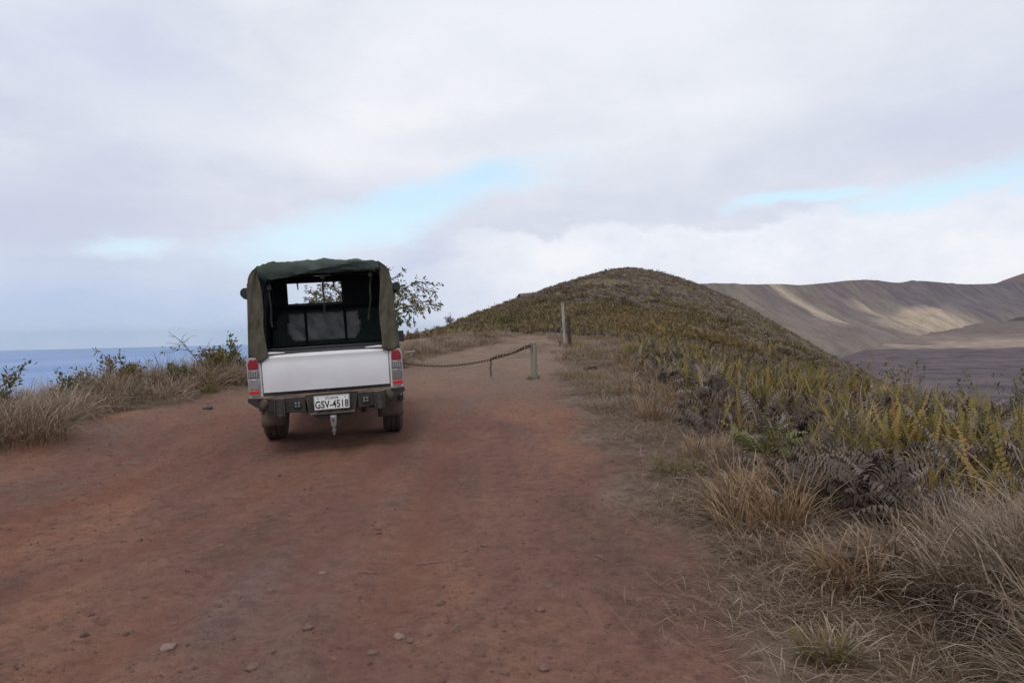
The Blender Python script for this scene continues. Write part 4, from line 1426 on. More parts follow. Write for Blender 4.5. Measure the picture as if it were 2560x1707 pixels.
def frond(L, pin, npair, lean, droop, az_, rng, curl=0.0, base=(0, 0, 0), tint=0.5, up=1.0, narrow=0.5, hang=0.0, seg=2):
    """one fern frond: a thin midrib carrying paired leaflets"""
    parts = []
    s = np.linspace(0, 1, npair + 3)
    a = lean + droop * s ** 1.6
    ds = L / (len(s) - 1)
    r_ = np.concatenate([[0], np.cumsum(np.sin(a[:-1]) * ds)])
    z = np.concatenate([[0], np.cumsum(np.cos(a[:-1]) * ds)])
    ca, sa = math.cos(az_), math.sin(az_)
    C = np.stack([base[0] + r_ * ca, base[1] + r_ * sa, base[2] + z], -1)
    side = np.array([-sa, ca, 0])
    # midrib
    w_ = .004 * (1 - .7 * s)
    V = np.concatenate([C - side * w_[:, None], C + side * w_[:, None]])
    n_ = len(s)
    i = np.arange(n_ - 1)
    F_ = np.stack([i, i + n_, i + n_ + 1, i + 1], -1)
    parts.append((V, F_, np.full(len(V), tint * .7), np.full(len(V), .5)))
    Vs, Fs = [], []
    b = 0
    for j in range(2, n_):
        f = s[j]
        ll = pin * (math.sin(math.pi * min(1, (f * .92 + .10))) ** narrow) * rng.uniform(.8, 1.15)
        tdir = np.array([math.sin(a[j]) * ca, math.sin(a[j]) * sa, math.cos(a[j])])
        nrm = np.cross(tdir, side)
        for sg in (-1, 1):
            d = side * sg * .92 + tdir * rng.uniform(.15, .40) + nrm * rng.normal(0, .14) + np.array([0, 0, -hang * rng.uniform(.5, 1.3)])
            d = d / np.linalg.norm(d)
            wv = tdir * ds * .36
            p0 = C[j]; p1 = p0 + d * ll * .55; p2 = p0 + d * ll + np.array([0, 0, -curl * ll * rng.uniform(.4, 1)]) + nrm * rng.normal(0, .12 * curl) * ll
            Vs += [p0 - wv * .8, p0 + wv * .8, p1 + wv, p1 - wv, p2 + wv * .25, p2 - wv * .25]
            Fs += [(b, b + 1, b + 2, b + 3), (b + 3, b + 2, b + 4, b + 5)]
            b += 6
    V = np.array(Vs); F_ = np.array(Fs)
    parts.append((V, F_, np.full(len(V), tint), np.clip((V[:, 2] - base[2]) / max(L * .8, .01), 0, 1)))
    return join(parts)


def fern_gold(rng, L=.42, n=6):
    return join([frond(L * rng.uniform(.45, 1.35), rng.uniform(.016, .032), 17, abs(rng.normal(.16, .20)), rng.uniform(.0, .9), rng.uniform(0, 6.28), rng, .2,
                       (rng.normal(0, .11), rng.normal(0, .11), -.02), rng.random(), narrow=.45) for _ in range(n)])


def fern_dead(rng, L=.6, n=9):
    ps = [frond(L * rng.uniform(.6, 1.15), rng.uniform(.045, .095), 14, rng.uniform(.1, .7), rng.uniform(.9, 2.3), rng.uniform(0, 6.28), rng, .8,
                (rng.normal(0, .12), rng.normal(0, .12), -.02), rng.random(), narrow=.7, hang=.55) for _ in range(n)]
    ps.append(blades(14, .2, .2, .5, .5, .9, .0035, rng))
    return join(ps)


PROTO = bpy.data.collections.new('plant_meshes')


def protos(prefix, fn, mat, count, seed):
    col = bpy.data.collections.new(prefix)
    for k in range(count):
        V, F_, t_, h_ = fn(np.random.default_rng(seed + k))
        me = np_mesh(prefix, V, F_, {'tint': t_, 'hfac': h_}, False, [mat])
        col.objects.link(bpy.data.objects.new(prefix, me))
    return col


def scatter(name, col, P, scale, tilt=0.12, label=None, cat=None, seed=0, zs=None):
    rng = np.random.default_rng(seed + 500)
    n = len(P)
    me = bpy.data.meshes.new(name)
    me.vertices.add(n)
    me.vertices.foreach_set('co', np.asarray(P, np.float32).ravel())
    rot = np.stack([rng.normal(0, tilt, n), rng.normal(0, tilt, n), rng.uniform(0, 6.283, n)], -1)
    a = me.attributes.new('rot', 'FLOAT_VECTOR', 'POINT'); a.data.foreach_set('vector', rot.astype(np.float32).ravel())
    sc = np.asarray(scale, float).ravel()
    sc = np.full(n, sc[0]) if len(sc) == 1 else sc[:n]
    s3 = np.stack([sc, sc, sc * (rng.uniform(.8, 1.2, n) if zs is None else zs)], -1)
    a = me.attributes.new('scl', 'FLOAT_VECTOR', 'POINT'); a.data.foreach_set('vector', s3.astype(np.float32).ravel())
    a = me.attributes.new('pick', 'INT', 'POINT'); a.data.foreach_set('value', rng.integers(0, len(col.objects), n).astype(np.int32))
    me.update()
    o = link(name, me)
    ng = bpy.data.node_groups.new(name, 'GeometryNodeTree')
    ng.interface.new_socket('Geometry', in_out='INPUT', socket_type='NodeSocketGeometry')
    ng.interface.new_socket('Geometry', in_out='OUTPUT', socket_type='NodeSocketGeometry')
    gi = ng.nodes.new('NodeGroupInput'); go = ng.nodes.new('NodeGroupOutput')
    ip = ng.nodes.new('GeometryNodeInstanceOnPoints')
    ci = ng.nodes.new('GeometryNodeCollectionInfo')
    ci.inputs['Collection'].default_value = col
    ci.inputs['Separate Children'].default_value = True
    ci.inputs['Reset Children'].default_value = True
    def na(nm, dt):
        q = ng.nodes.new('GeometryNodeInputNamedAttribute'); q.data_type = dt; q.inputs['Name'].default_value = nm
        return q.outputs['Attribute']
    L = ng.links.new
    L(gi.outputs[0], ip.inputs['Points']); L(ci.outputs[0], ip.inputs['Instance'])
    ip.inputs['Pick Instance'].default_value = True
    L(na('pick', 'INT'), ip.inputs['Instance Index'])
    er = ng.nodes.new('FunctionNodeEulerToRotation'); L(na('rot', 'FLOAT_VECTOR'), er.inputs[0]); L(er.outputs[0], ip.inputs['Rotation'])
    L(na('scl', 'FLOAT_VECTOR'), ip.inputs['Scale'])
    L(ip.outputs[0], go.inputs[0])
    md = o.modifiers.new('scatter', 'NODES'); md.node_group = ng
    tag(o, label, cat, kind='stuff')
    return o


def zone(n, x0, x1, y0, y1, test, seed):
    rng = np.random.default_rng(seed)
    x = rng.uniform(x0, x1, n); y = rng.uniform(y0, y1, n)
    k = rng.random(n) < test(x, y)
    x, y = x[k], y[k]
    return np.stack([x, y, H(x, y)], -1)


def sig(v, a, b): return np.clip((v - a) / (b - a), 0, 1)


# --- mesh families
c_litter = protos('straw_litter', lambda r: blades(70, .34, .08, .30, 1.4, .2, .0022, r, 2, True), M['straw_grey'], 6, 10)
c_short = protos('short_straw', lambda r: join([blades(46, .16, .07, .24, .55, .9, .0028, r), blades(20, .22, .08, .2, 1.4, .2, .002, r, 2, True)]), M['straw'], 6, 20)
c_tall = protos('tall_straw', lambda r: join([blades(110, .20, .28, .85, .28, 1.15, .0036, r, 5, wild=.6), blades(50, .26, .12, .4, .8, .9, .003, r, 4)]), M['straw'], 7, 30)
c_tallg = protos('tall_grey_straw', lambda r: join([blades(150, .22, .25, .72, .26, 1.35, .0042, r, 6, wild=.8), blades(60, .28, .12, .4, .8, .9, .003, r, 5)]), M['straw_grey'], 6, 40)
c_red = protos('russet_straw', lambda r: join([blades(80, .16, .2, .52, .42, 1.0, .0038, r, 4), blades(30, .2, .1, .25, .9, .6, .003, r)]), M['straw_red'], 6, 50)
c_mound = protos('matted_straw', lambda r: join([blades(120, .34, .25, .62, .55, 1.5, .0048, r, 4), blades(40, .4, .15, .4, 1.0, .8, .004, r)]), M['straw'], 6, 60)
c_gold = protos('gold_fern', fern_gold, M['fern_gold'], 9, 70)
c_dead = protos('withered_fern', fern_dead, M['fern_dead'], 9, 80)
c_green = protos('green_grass', lambda r: blades(80, .16, .14, .40, .4, .7, .0036, r, 3), M['grass_green'], 5, 90)


def hill_clump(rng, n=26, dead=True):
    ps = []
    for _ in range(n):
        ps.append(frond(rng.uniform(.4, .85), rng.uniform(.09, .16), 5, rng.uniform(.1, .7), rng.uniform(.4, 1.7) if dead else rng.uniform(0, .5), rng.uniform(0, 6.28), rng, .4,
                        (rng.normal(0, .38), rng.normal(0, .38), -.05), rng.random(), narrow=.6, hang=.3 if dead else 0))
    return join(ps)


c_hg = protos('grey_brush', lambda r: hill_clump(r, 22, True), M['hill_grey'], 6, 110)
c_ho = protos('olive_brush', lambda r: hill_clump(r, 24, False), M['hill_olive'], 6, 120)

# --- right verge and bank
scatter('straw_litter', c_litter, zone(8000, .3, 6, 1.2, 34, lambda x, y: sig(x, xr(y) - .02 + .5 * (fbm(x * 1.5, y * 1.5, 3) - .5), xr(y) + .55) * (1 - sig(x, xb(y) + .2, xb(y) + .9)) * (.35 + .65 * sig(fbm(x * 2, y * 1.2, 6), .36, .58)), 1), 1.0, .06,
        'flattened grey straw carpeting the road edge below the right bank', 'straw', 1)
scatter('sparse_straw', c_litter, zone(700, -6.5, 4, 2, 34, lambda x, y: .6 * np.exp(-((np.minimum(xr(y) - x, x - xl(y)) - .1) / .30) ** 2) * (fbm(x * 2, y * 2, 9) > .5), 2), .8, .05,
        'thin broken straw scattered along both edges of the dirt', 'straw', 2)
scatter('verge_grass', c_short, zone(3400, .7, 6.5, 1.2, 40, lambda x, y: sig(x, xr(y) + .15, xr(y) + .9) * (1 - sig(x, xb(y) + .3, xb(y) + 1.0)) * sig(fbm(x * 1.1, y * .8, 12), .36, .56) * (.75 + .25 * (y > 9)), 3), 1.0, .2,
        'short dry grass on the verge between road and fern bank', 'grass', 3)
scatter('russet_grass', c_red, zone(1500, .9, 5.2, 1.5, 34, lambda x, y: np.exp(-((x - xb(y) + .05) / .35) ** 2) * sig(fbm(x * 1.2, y * .9, 14), .38, .6) * .9, 4), 1.0, .15,
        'russet knee high grass lining the foot of the fern bank', 'grass', 4)
scatter('tall_dry_grass', c_tallg, zone(1300, 1.6, 5.2, 1.9, 4.3, lambda x, y: sig(x - .28 * (y - 2), 1.75, 2.3) * (1 - sig(y + (x - 2) * .10, 3.2, 3.7)) * 1.0, 5), np.random.default_rng(16).uniform(.7, 1.02, 2000), .15,
        'tall grey dry grass filling the bottom right corner', 'grass', 5)
scatter('tall_russet_grass', c_tall, zone(600, 1.5, 5.2, 1.8, 4.9, lambda x, y: sig(x - .25 * (y - 2), 1.7, 2.3) * (1 - sig(y, 3.5, 4.4)) * .9, 6), .60, .3,
        'tall tawny grass among the grey grass in the bottom right corner', 'grass', 6)


def bank(x, y): return sig(x, xb(y) - .1, xb(y) + .45) * (x < 3 + .62 * y + 6) * (1 - sig(-y + .25 * x, -2.9, -4.4) * 0)


nearcut = lambda x, y: sig(y + .05 * x, 4.1, 4.8)
edge_dead = lambda x, y: .55 + .45 * np.exp(-((x - xb(y) - .55) / .75) ** 2)
scatter('gold_fern_field', c_gold, zone(12500, 1.5, 17, 2.5, 24, lambda x, y: bank(x, y) * nearcut(x, y) * (.2 + .8 * sig(x, xb(y) + .5, xb(y) + 1.6)) * (.08 + .92 * sig(fbm(x * 1.3, y * 1.3, 22), .38, .56)) * 1.0, 7), np.random.default_rng(14).uniform(.6, 1.12, 30000), .2,
        'yellow green upright ferns crowding the bank on the right', 'ferns', 7)
scatter('withered_fern_field', c_dead, zone(9500, 1.5, 17, 2.5, 24, lambda x, y: bank(x, y) * nearcut(x, y) * edge_dead(x, y) * (.3 + .7 * sig(fbm(x * .8, y * .8, 25), .42, .60)) * .8, 8), np.random.default_rng(8).uniform(.55, 1.0, 30000), .25,
        'withered grey brown ferns matted through the right bank', 'ferns', 8)
scatter('far_gold_fern', c_gold, zone(8200, -2, 30, 24, 50, lambda x, y: sig(x, xb(y) - .1, xb(y) + .6) * (.04 + .96 * sig(fbm(x * .45, y * .45, 28), .47, .62)) * (.75 - .5 * sig(x - .3 * y, -1, 4)), 9), 1.1, .12,
        'yellow ferns spread below the hill behind the far posts', 'ferns', 9)
scatter('far_withered_fern', c_dead, zone(9000, 0, 32, 20, 54, lambda x, y: sig(x, xb(y) + .1, xb(y) + .8) * (.45 + .55 * sig(fbm(x * .3, y * .3, 29), .42, .56)) * .9, 10), .9, .25,
        'withered brown ferns spread below the hill behind the far posts', 'ferns', 10)

# --- left verge
scatter('roadside_straw', c_tall, zone(1900, -10.5, -3.2, 4.5, 24, lambda x, y: sig(xl(y) - x, .30, .75) * (1 - sig(xl(y) - x, 2.6, 3.6)) * (.35 + .65 * sig(fbm(x * .8, y * .8, 33), .36, .55)), 11), np.random.default_rng(12).uniform(.6, 1.05, 9000), .25,
        'tall tawny dry grass along the left edge of the road', 'grass', 11)
scatter('matted_straw', c_mound, zone(2600, -10, -3.4, 4.5, 24, lambda x, y: sig(xl(y) - x, .2, .7) * (1 - sig(xl(y) - x, 2.2, 3.0)) * (.25 + .75 * sig(fbm(x * .6, y * .6, 35), .40, .56)), 12), np.random.default_rng(9).uniform(.7, 1.15, 9000), .25,
        'matted mounds of dry grass along the left edge of the road', 'grass', 12)
scatter('left_litter', c_litter, zone(3000, -8, -2.5, 4.0, 24, lambda x, y: np.exp(-((xl(y) - x - .25) / .32) ** 2) * (.4 + .6 * (fbm(x * 1.4, y * 1.4, 36) > .45)), 13), 1.0, .06,
        'flattened straw along the left edge of the dirt', 'straw', 13)
scatter('left_short_grass', c_short, zone(1200, -8, -2.5, 4.0, 24, lambda x, y: np.exp(-((xl(y) - x - .45) / .3) ** 2) * .8, 14), 1.0, .15,
        'short dry grass fringing the left edge of the dirt', 'grass', 14)
scatter('left_gold_fern', c_gold, zone(1900, -12, -5, 6, 22, lambda x, y: sig(xl(y) - x, 1.6, 2.4) * sig(fbm(x * .45, y * .45, 38), .46, .60) * .9, 15), 1.15, .15,
        'yellow green ferns growing behind the dry grass on the left', 'ferns', 15)

scatter('path_straw', c_litter, zone(1500, -4, 4, 18, 43, lambda x, y: (road_sd(x, y) > -.2) * sig(fbm(x * .8, y * .5, 47), .46, .6) * sig(y, 18, 30), 23), 1.0, .05,
        'thin dry straw lying on the path beyond the chain', 'straw', 23)
# --- beyond the chain
scatter('pale_grass_mound', c_mound, zone(1100, -9, 0, 22, 40, lambda x, y: sig(xl(y) - x, .1, .7) * (1 - sig(xl(y) - x, 2.6, 3.6)) * (.3 + .7 * sig(fbm(x * .5, y * .5, 40), .36, .52)), 16), .85, .2,
        'pale mound of dry grass left of the path beyond the chain', 'grass', 16)
scatter('pale_verge_grass', c_short, zone(4200, -5, 7, 20, 45, lambda x, y: np.clip(np.exp(-((np.minimum(xr(y) - x, x - xl(y)) + .25) / .5) ** 2) + .9 * (x > xr(y)) * (x < xb(y)), 0, 1), 17), 1.3, .15,
        'short bleached grass around the far posts', 'grass', 17)
scatter('green_verge_plants', c_green, zone(700, -7, 6, 12, 44, lambda x, y: np.exp(-((np.minimum(xr(y) - x, x - xl(y)) + .45) / .4) ** 2) * sig(fbm(x * .6, y * .6, 44), .52, .62), 18), 1.0, .15,
        'low green plants dotted along the path edges', 'grass', 18)


def hill_grey_w(x, y):
    hgt = Hs(x, y)
    return np.clip(sig(hgt + (fbm(x * .06, y * .06, 51) - .5) * 9, 2.4, 5.0) * .92 + sig(x - .26 * y, 1, 8) * .8, 0, 1)


bare_ = lambda x, y: .4 + .6 * sig(fbm(x * .13, y * .13, 77), .36, .45)
hz1 = zone(38000, -26, 70, 44, 172, lambda x, y: bare_(x, y) * (y > 43.5 + .1 * np.abs(x)) * (hill_grey_w(x, y) * .85 + .08) * (1 - .45 * sig(y, 70, 120)) * (x > -24 + (y > 120) * (y - 120) * .4), 19)
scatter('grey_hill_brush', c_hg, hz1, np.random.default_rng(3).uniform(.34, .72, len(hz1)), .3, 'grey withered brush covering the hill top and its right flank', 'brush', 19, .72)
hz2 = zone(36000, -26, 70, 43, 150, lambda x, y: bare_(x, y) * (y > 42.5 + .1 * np.abs(x)) * ((1 - hill_grey_w(x, y)) * .8 + .12 * (fbm(x * .1, y * .1, 53) > .5)) * (1 - .45 * sig(y, 70, 120)), 20)
scatter('olive_hill_brush', c_ho, hz2, np.random.default_rng(4).uniform(.42, .75, len(hz2)) + .5 * np.exp(-((hz2[:, 1] - 46) / 5) ** 2), .2, 'olive and rust brush covering the lower hill slope', 'brush', 20, .8)

c_bt = protos('bank_straw', lambda r: join([blades(45, .16, .2, .62, .4, 1.2, .0034, r, 5), blades(16, .2, .1, .3, 1.0, .8, .003, r)]), M['straw'], 5, 160)
scatter('bank_straw', c_bt, zone(2600, 1.6, 15, 4.2, 26, lambda x, y: bank(x, y) * nearcut(x, y) * sig(fbm(x * .9, y * .9, 66), .48, .62) * .55, 26), 1.0, .2,
        'thin tan grass mixed through the fern bank on the right', 'grass', 26)
veg_mat('scrub', [(0, (0.06, 0.055, 0.022)), (0.5, (0.12, 0.105, 0.036)), (1, (0.20, 0.155, 0.055))], 0.2, [(0, (0.06, 0.04, 0.028)), (0.5, (0.10, 0.07, 0.045)), (1, (0.15, 0.10, 0.06))], .12, .6, .4, .3)
c_bs = protos('bank_scrub', lambda r: join([frond(r.uniform(.25, .6), r.uniform(.03, .055), 11, r.uniform(.05, .8), r.uniform(0, .9), r.uniform(0, 6.28), r, .4, (r.normal(0, .2), r.normal(0, .2), -.03), r.random(), narrow=.6) for _ in range(26)]), M['scrub'], 5, 170)
c_sc = protos('scrub', lambda r: hill_clump(r, 40, False), M['scrub'], 5, 150)
scatter('dark_scrub', c_sc, zone(1500, -20, 40, 42, 110, lambda x, y: (y > 43 + .1 * np.abs(x)) * sig(fbm(x * .16, y * .16, 58), .50, .60) * (1 - .6 * sig(y, 55, 90))
                                 + .8 * np.exp(-((y - 45.5 - .1 * np.abs(x)) / 1.6) ** 2) * (x > -12) * (x < 24) * sig(fbm(x * .3, y * .3, 59), .40, .52), 24), np.random.default_rng(10).uniform(.6, 1.15, 2000), .15,
        'dark olive scrub in patches along the foot of the hill', 'scrub', 24)

scatter('bank_scrub', c_bs, zone(2200, 1.6, 22, 4.6, 34, lambda x, y: bank(x, y) * nearcut(x, y) * sig(fbm(x * .7, y * .7, 67), .47, .60) * .6, 27), np.random.default_rng(15).uniform(.55, 1.0, 3000), .2,
        'dark olive low scrub mixed through the fern bank on the right', 'scrub', 27)

# --- loose stones on the dirt
def pebble(rng):
    V = []
    n1, n2 = 5, 7
    for i in range(n1 + 1):
        th = math.pi * i / n1
        for k in range(n2):
            ph = 2 * math.pi * k / n2
            r_ = 1 + rng.normal(0, .16)
            V.append((r_ * math.sin(th) * math.cos(ph), r_ * .75 * math.sin(th) * math.sin(ph), r_ * .55 * math.cos(th)))
    F_ = [(i * n2 + k, (i + 1) * n2 + k, (i + 1) * n2 + (k + 1) % n2, i * n2 + (k + 1) % n2) for i in range(n1) for k in range(n2)]
    V = np.array(V)
    return V, np.array(F_), np.zeros(len(V)), np.zeros(len(V))


c_peb = protos('pebble', pebble, M['stone'], 6, 130)
c_peb2 = protos('pale_pebble', pebble, M['stone_pale'], 5, 140)
pz = zone(34000, -7, 2, 1.5, 22, lambda x, y: (road_sd(x, y) > -.1) * np.clip(1.3 - y / 16, .1, 1) * sig(fbm(x * .9, y * .9, 60), .35, .6), 21)
scatter('loose_grit', c_peb, pz, np.random.default_rng(5).gamma(1.7, .003, len(pz)) + .0015, .3, 'loose dark grit scattered over the red dirt', 'grit', 21)
pz = zone(1500, -6, 2, 1.5, 14, lambda x, y: (road_sd(x, y) > 0) * sig(fbm(x * .8, y * .8, 62), .4, .6), 22)
scatter('pale_grit', c_peb2, pz, np.random.default_rng(6).gamma(1.8, .0035, len(pz)) + .002, .3, 'loose pale grit scattered over the red dirt', 'grit', 22)

# ------------------------------------------------------------------ single plants
def tuft(px, py, label, mat, n=150, rad=.16, hmin=.2, hmax=.5, tilt=.4, droop=1.0, width=.004, seed=1, extra=None, name='grass_tuft', cat='grass tuft', group='grass tufts beside the road'):
    p = ground_hit(px, py)
    rng = np.random.default_rng(seed)
    parts = [blades(n, rad, hmin, hmax, tilt, droop, width, rng, 4)]
    V, F_, t_, h_ = join(parts)
    o = link(name, np_mesh(name, V, F_, {'tint': t_, 'hfac': h_}, False, [mat]))
    o.location = p
    tag(o, label, cat, group)
    return o


tuft(1706, 1185, 'low yellow green tuft standing alone on the straw verge right of the road', M['grass_green'], 190, .22, .10, .26, .7, .6, .0045, 1)
tuft(1985, 1252, 'large russet tuft with pale tips in front of the dead ferns', M['straw_red'], 460, .22, .18, .44, .55, .9, .0040, 2)
tuft(1838, 1292, 'dry tuft with green blades at its base, left of the large russet tuft', M['straw_red'], 240, .22, .12, .28, .75, .8, .0036, 3)
tuft(1830, 1285, 'tiny green patch at the left foot of the dry tuft', M['grass_green'], 60, .12, .06, .16, .7, .6, .0036, 13)
tuft(1935, 1385, 'sprawling tawny tuft below the dry tuft with green blades', M['straw'], 260, .26, .10, .27, .85, .8, .0036, 4)
tuft(2140, 1478, 'tawny clump with curled pale leaves just left of the tall grey grass', M['straw_red'], 330, .18, .18, .42, .5, 1.3, .0048, 5)
tuft(2250, 1440, 'paler clump with curled leaves between the tawny clump and the tall grass', M['straw'], 260, .18, .18, .44, .5, 1.2, .0048, 15)
tuft(2060, 1660, 'small upright yellow clump rising from flattened straw near the bottom edge', M['grass_green'], 80, .07, .10, .24, .4, .9, .0045, 6)
tuft(2085, 1650, 'small dry clump right beside the upright yellow clump', M['straw'], 90, .08, .10, .24, .5, .9, .004, 16)
tuft(1775, 1140, 'straw coloured tuft at the foot of the dead fern edge, beyond the yellow green tuft', M['straw_red'], 280, .28, .12, .36, .6, .8, .004, 7)
tuft(1335, 948, 'thin green tuft around the foot of the chain post', M['grass_green'], 110, .16, .06, .2, .6, .5, .004, 8)
tuft(1590, 905, 'ochre upright grass clump at the bend of the verge beyond the chain post', M['grass_green'], 220, .3, .4, .85, .25, .4, .007, 9)
tuft(60, 1110, 'big leaning tawny clump at the far left edge of the road', M['straw'], 420, .45, .45, .95, .5, 1.1, .0045, 10)
tuft(1515, 985, 'low green plant beside the straw verge right of the chain post', M['grass_green'], 170, .3, .1, .3, .7, .6, .005, 12)


def single_fern(px, py, label, mat, n, L, pin, seed, lean=(.4, 1.0), droop=(.6, 1.5), hang=0.0, name='fern', cat='fern', tint=None, dz=0.0, group='single ferns on the right bank'):
    p = ground_hit(px, py)
    rng = np.random.default_rng(seed)
    V, F_, t_, h_ = join([frond(L * rng.uniform(.8, 1.1), pin * rng.uniform(.85, 1.1), 17, rng.uniform(*lean), rng.uniform(*droop), rng.uniform(0, 6.28), rng, .35,
                                (rng.normal(0, .03), rng.normal(0, .03), dz), rng.random() if tint is None else tint, narrow=.75, hang=hang) for _ in range(n)])
    o = link(name, np_mesh(name, V, F_, {'tint': t_, 'hfac': h_}, False, [mat]))
    o.location = p
    tag(o, label, cat, group)


single_fern(1900, 1175, 'fresh green arching fern at the front of the dead fern bank', M['fern_green'], 7, .50, .13, 21, dz=.12)
single_fern(2170, 1290, 'dark drooping dead fern with long ribbed fronds behind the large russet tuft', M['fern_dead'], 10, .55, .10, 22, hang=.6, tint=.55, dz=.1)
single_fern(2330, 1120, 'dead fern with bleached silver fronds in the middle of the right bank', M['fern_dead'], 7, .42, .10, 23, hang=.5, tint=.80, dz=.18)
single_fern(2150, 1250, 'dead fern with pale curled fronds low on the bank left of the silver fern', M['fern_dead'], 7, .42, .10, 24, hang=.5, tint=.72, dz=.12)
single_fern(2480, 1150, 'dead fern with silvery arching fronds close to the right edge', M['fern_dead'], 7, .42, .10, 25, hang=.5, tint=.76, dz=.2)


def leaf_quads(pts, dirs, size, rng):
    """folded pointed leaves: two quads each"""
    n = len(pts)
    d = np.asarray(dirs, float) + rng.normal(0, .55, (n, 3)) + np.array([0, 0, -.25])
    d /= np.linalg.norm(d, axis=1)[:, None]
    u = np.cross(d, rng.normal(0, 1, (n, 3))); u /= np.maximum(np.linalg.norm(u, axis=1)[:, None], 1e-6)
    nn = np.cross(d, u)
    L = size * rng.uniform(.65, 1.3, n)[:, None]
    w_ = L * .19
    p = np.asarray(pts, float)
    V = np.stack([p, p + d * L * .4 + u * w_ + nn * w_ * .4, p + d * L, p + d * L * .4 - u * w_ + nn * w_ * .4, p + d * L * .42], 1).reshape(-1, 3)
    b = np.arange(n)[:, None] * 5
    F_ = np.stack([np.concatenate([b, b + 1, b + 2, b + 4], 1), np.concatenate([b, b + 4, b + 2, b + 3], 1)], 1).reshape(-1, 4)
    t_ = np.repeat(rng.random(n), 5)
    return V, F_, t_, np.ones(len(V))


def grow(mb_, p, d, L, r_, depth, rng, tips, up=.12, spread=.6, seg=4, kids=(2, 4), leafy_depth=1):
    pts = [p]; rs = [r_]
    d = np.array(d, float)
    for i in range(seg):
        d = d + rng.normal(0, .16, 3) + np.array([0, 0, up * .4])
        d /= np.linalg.norm(d)
        p = p + d * L / seg
        pts.append(p); rs.append(r_ * (1 - .55 * (i + 1) / seg))
        if depth <= leafy_depth:
            tips.append((p, d))
    mb_.tube([tuple(q) for q in pts], [float(q) for q in rs], 6 if depth > 1 else 4, cap=True)
    if depth <= 0:
        return
    for _ in range(rng.integers(*kids) + (depth > 2)):
        k = rng.integers(1, seg + 1)
        nd = d + rng.normal(0, spread, 3)
        nd /= np.linalg.norm(nd)
        grow(mb_, pts[k], nd, L * rng.uniform(.55, .8), rs[k] * .7, depth - 1, rng, tips, up, spread, seg, kids, leafy_depth)


def leafy(name, loc, label, cat, seed, height, stems, depth, leaf, nleaf, mat, stem_mat, lean=(0, 0), spread=.6, group=None, r0=.012, leafy_depth=1, up=.12, part='stem', keep=1.0):
    rng = np.random.default_rng(seed)
    root = empty(name, loc)
    tag(root, label, cat, group)
    m_ = MB(); tips = []
    for i in range(stems):
        d = np.array([lean[0] + rng.normal(0, .22), lean[1] + rng.normal(0, .22), 1.0]); d /= np.linalg.norm(d)
        grow(m_, np.array([rng.normal(0, .03) * (stems > 1), rng.normal(0, .03) * (stems > 1), -.03]), d, height * rng.uniform(.5, .7), r0, depth, rng, tips, up, spread, leafy_depth=leafy_depth)
    m_.build(part, stem_mat, root, 0, True)
    if nleaf:
        tips = [t_ for t_ in tips if rng.random() < keep]
        P = np.repeat(np.array([t_[0] for t_ in tips]), nleaf, 0) + rng.normal(0, leaf * .35, (len(tips) * nleaf, 3))
        D = np.repeat(np.array([t_[1] for t_ in tips]), nleaf, 0)
        V, F_, t_, h_ = leaf_quads(P, D, leaf, rng)
        link('foliage', np_mesh('foliage', V, F_, {'tint': t_, 'hfac': h_}, False, [mat]), root)
    return root


# the small tree behind the truck: leaning trunk, long sparse limbs, drooping leaves
tx_, ty_ = -4.75, 19.2
tz_ = h1(tx_, ty_)
tree = empty('small_tree', (tx_, ty_, tz_))
tag(tree, 'small sparse tree with drooping green leaves standing behind the parked pickup', 'tree')
rng = np.random.default_rng(5)
tm, tips = MB(), []
fork = np.array([.25, 0, 1.15])
tm.tube([(0, 0, -.1), (.06, .02, .4), (.16, .0, .8), tuple(fork)], [.085, .07, .06, .05], 8)
cen = np.array([.74, .1, 2.06])
for k in range(21):
    th = 2 * math.pi * k / 21 + rng.normal(0, .15)
    tgt = cen + np.array([1.9 * math.cos(th), rng.normal(0, .75), .82 * math.sin(th) - .08]) * rng.uniform(.72, 1.0)
    if k % 4 == 3:
        tgt = cen + (tgt - cen) * .5
    mid = (fork + tgt) / 2 + np.array([0, 0, .22]) + rng.normal(0, .10, 3)
    pts = []
    for q in np.linspace(0, 1, 8):
        pts.append(fork * (1 - q) ** 2 + mid * 2 * q * (1 - q) + tgt * q * q + rng.normal(0, .022, 3))
    tm.tube([tuple(p_) for p_ in pts], [.034 * (1 - .82 * q) for q in np.linspace(0, 1, 8)], 6)
    for q in range(2, 8):
        for _ in range(4 if q > 3 else 2):
            d = (pts[q] - pts[q - 1]); d /= np.linalg.norm(d)
            d = d * .5 + rng.normal(0, .6, 3) + np.array([0, 0, -.05]); d /= np.linalg.norm(d)
            p0 = pts[q]; br = [p0]
            for t_ in range(4):
                d = d + rng.normal(0, .2, 3) + np.array([0, 0, -.06]); d /= np.linalg.norm(d)
                br.append(br[-1] + d * rng.uniform(.09, .14)); tips.append((br[-1], d))
            tm.tube([tuple(p_) for p_ in br], [.009, .007, .006, .005, .003], 4)
            tips.append((br[-1], d)); tips.append((br[-1], d))
tm.build('trunk', M['bark'], tree, 0, True)
P = np.repeat(np.array([t_[0] for t_ in tips]), 2, 0); D = np.repeat(np.array([t_[1] for t_ in tips]), 2, 0) + np.array([0, 0, -.45])
kp = rng.random(len(P)) < .92
P = P + rng.normal(0, .035, P.shape)
V, F_, t_, h_ = leaf_quads(P[kp], D[kp], .125, rng)
link('crown', np_mesh('crown', V, F_, {'tint': t_, 'hfac': h_}, False, [M['leaf']]), tree)
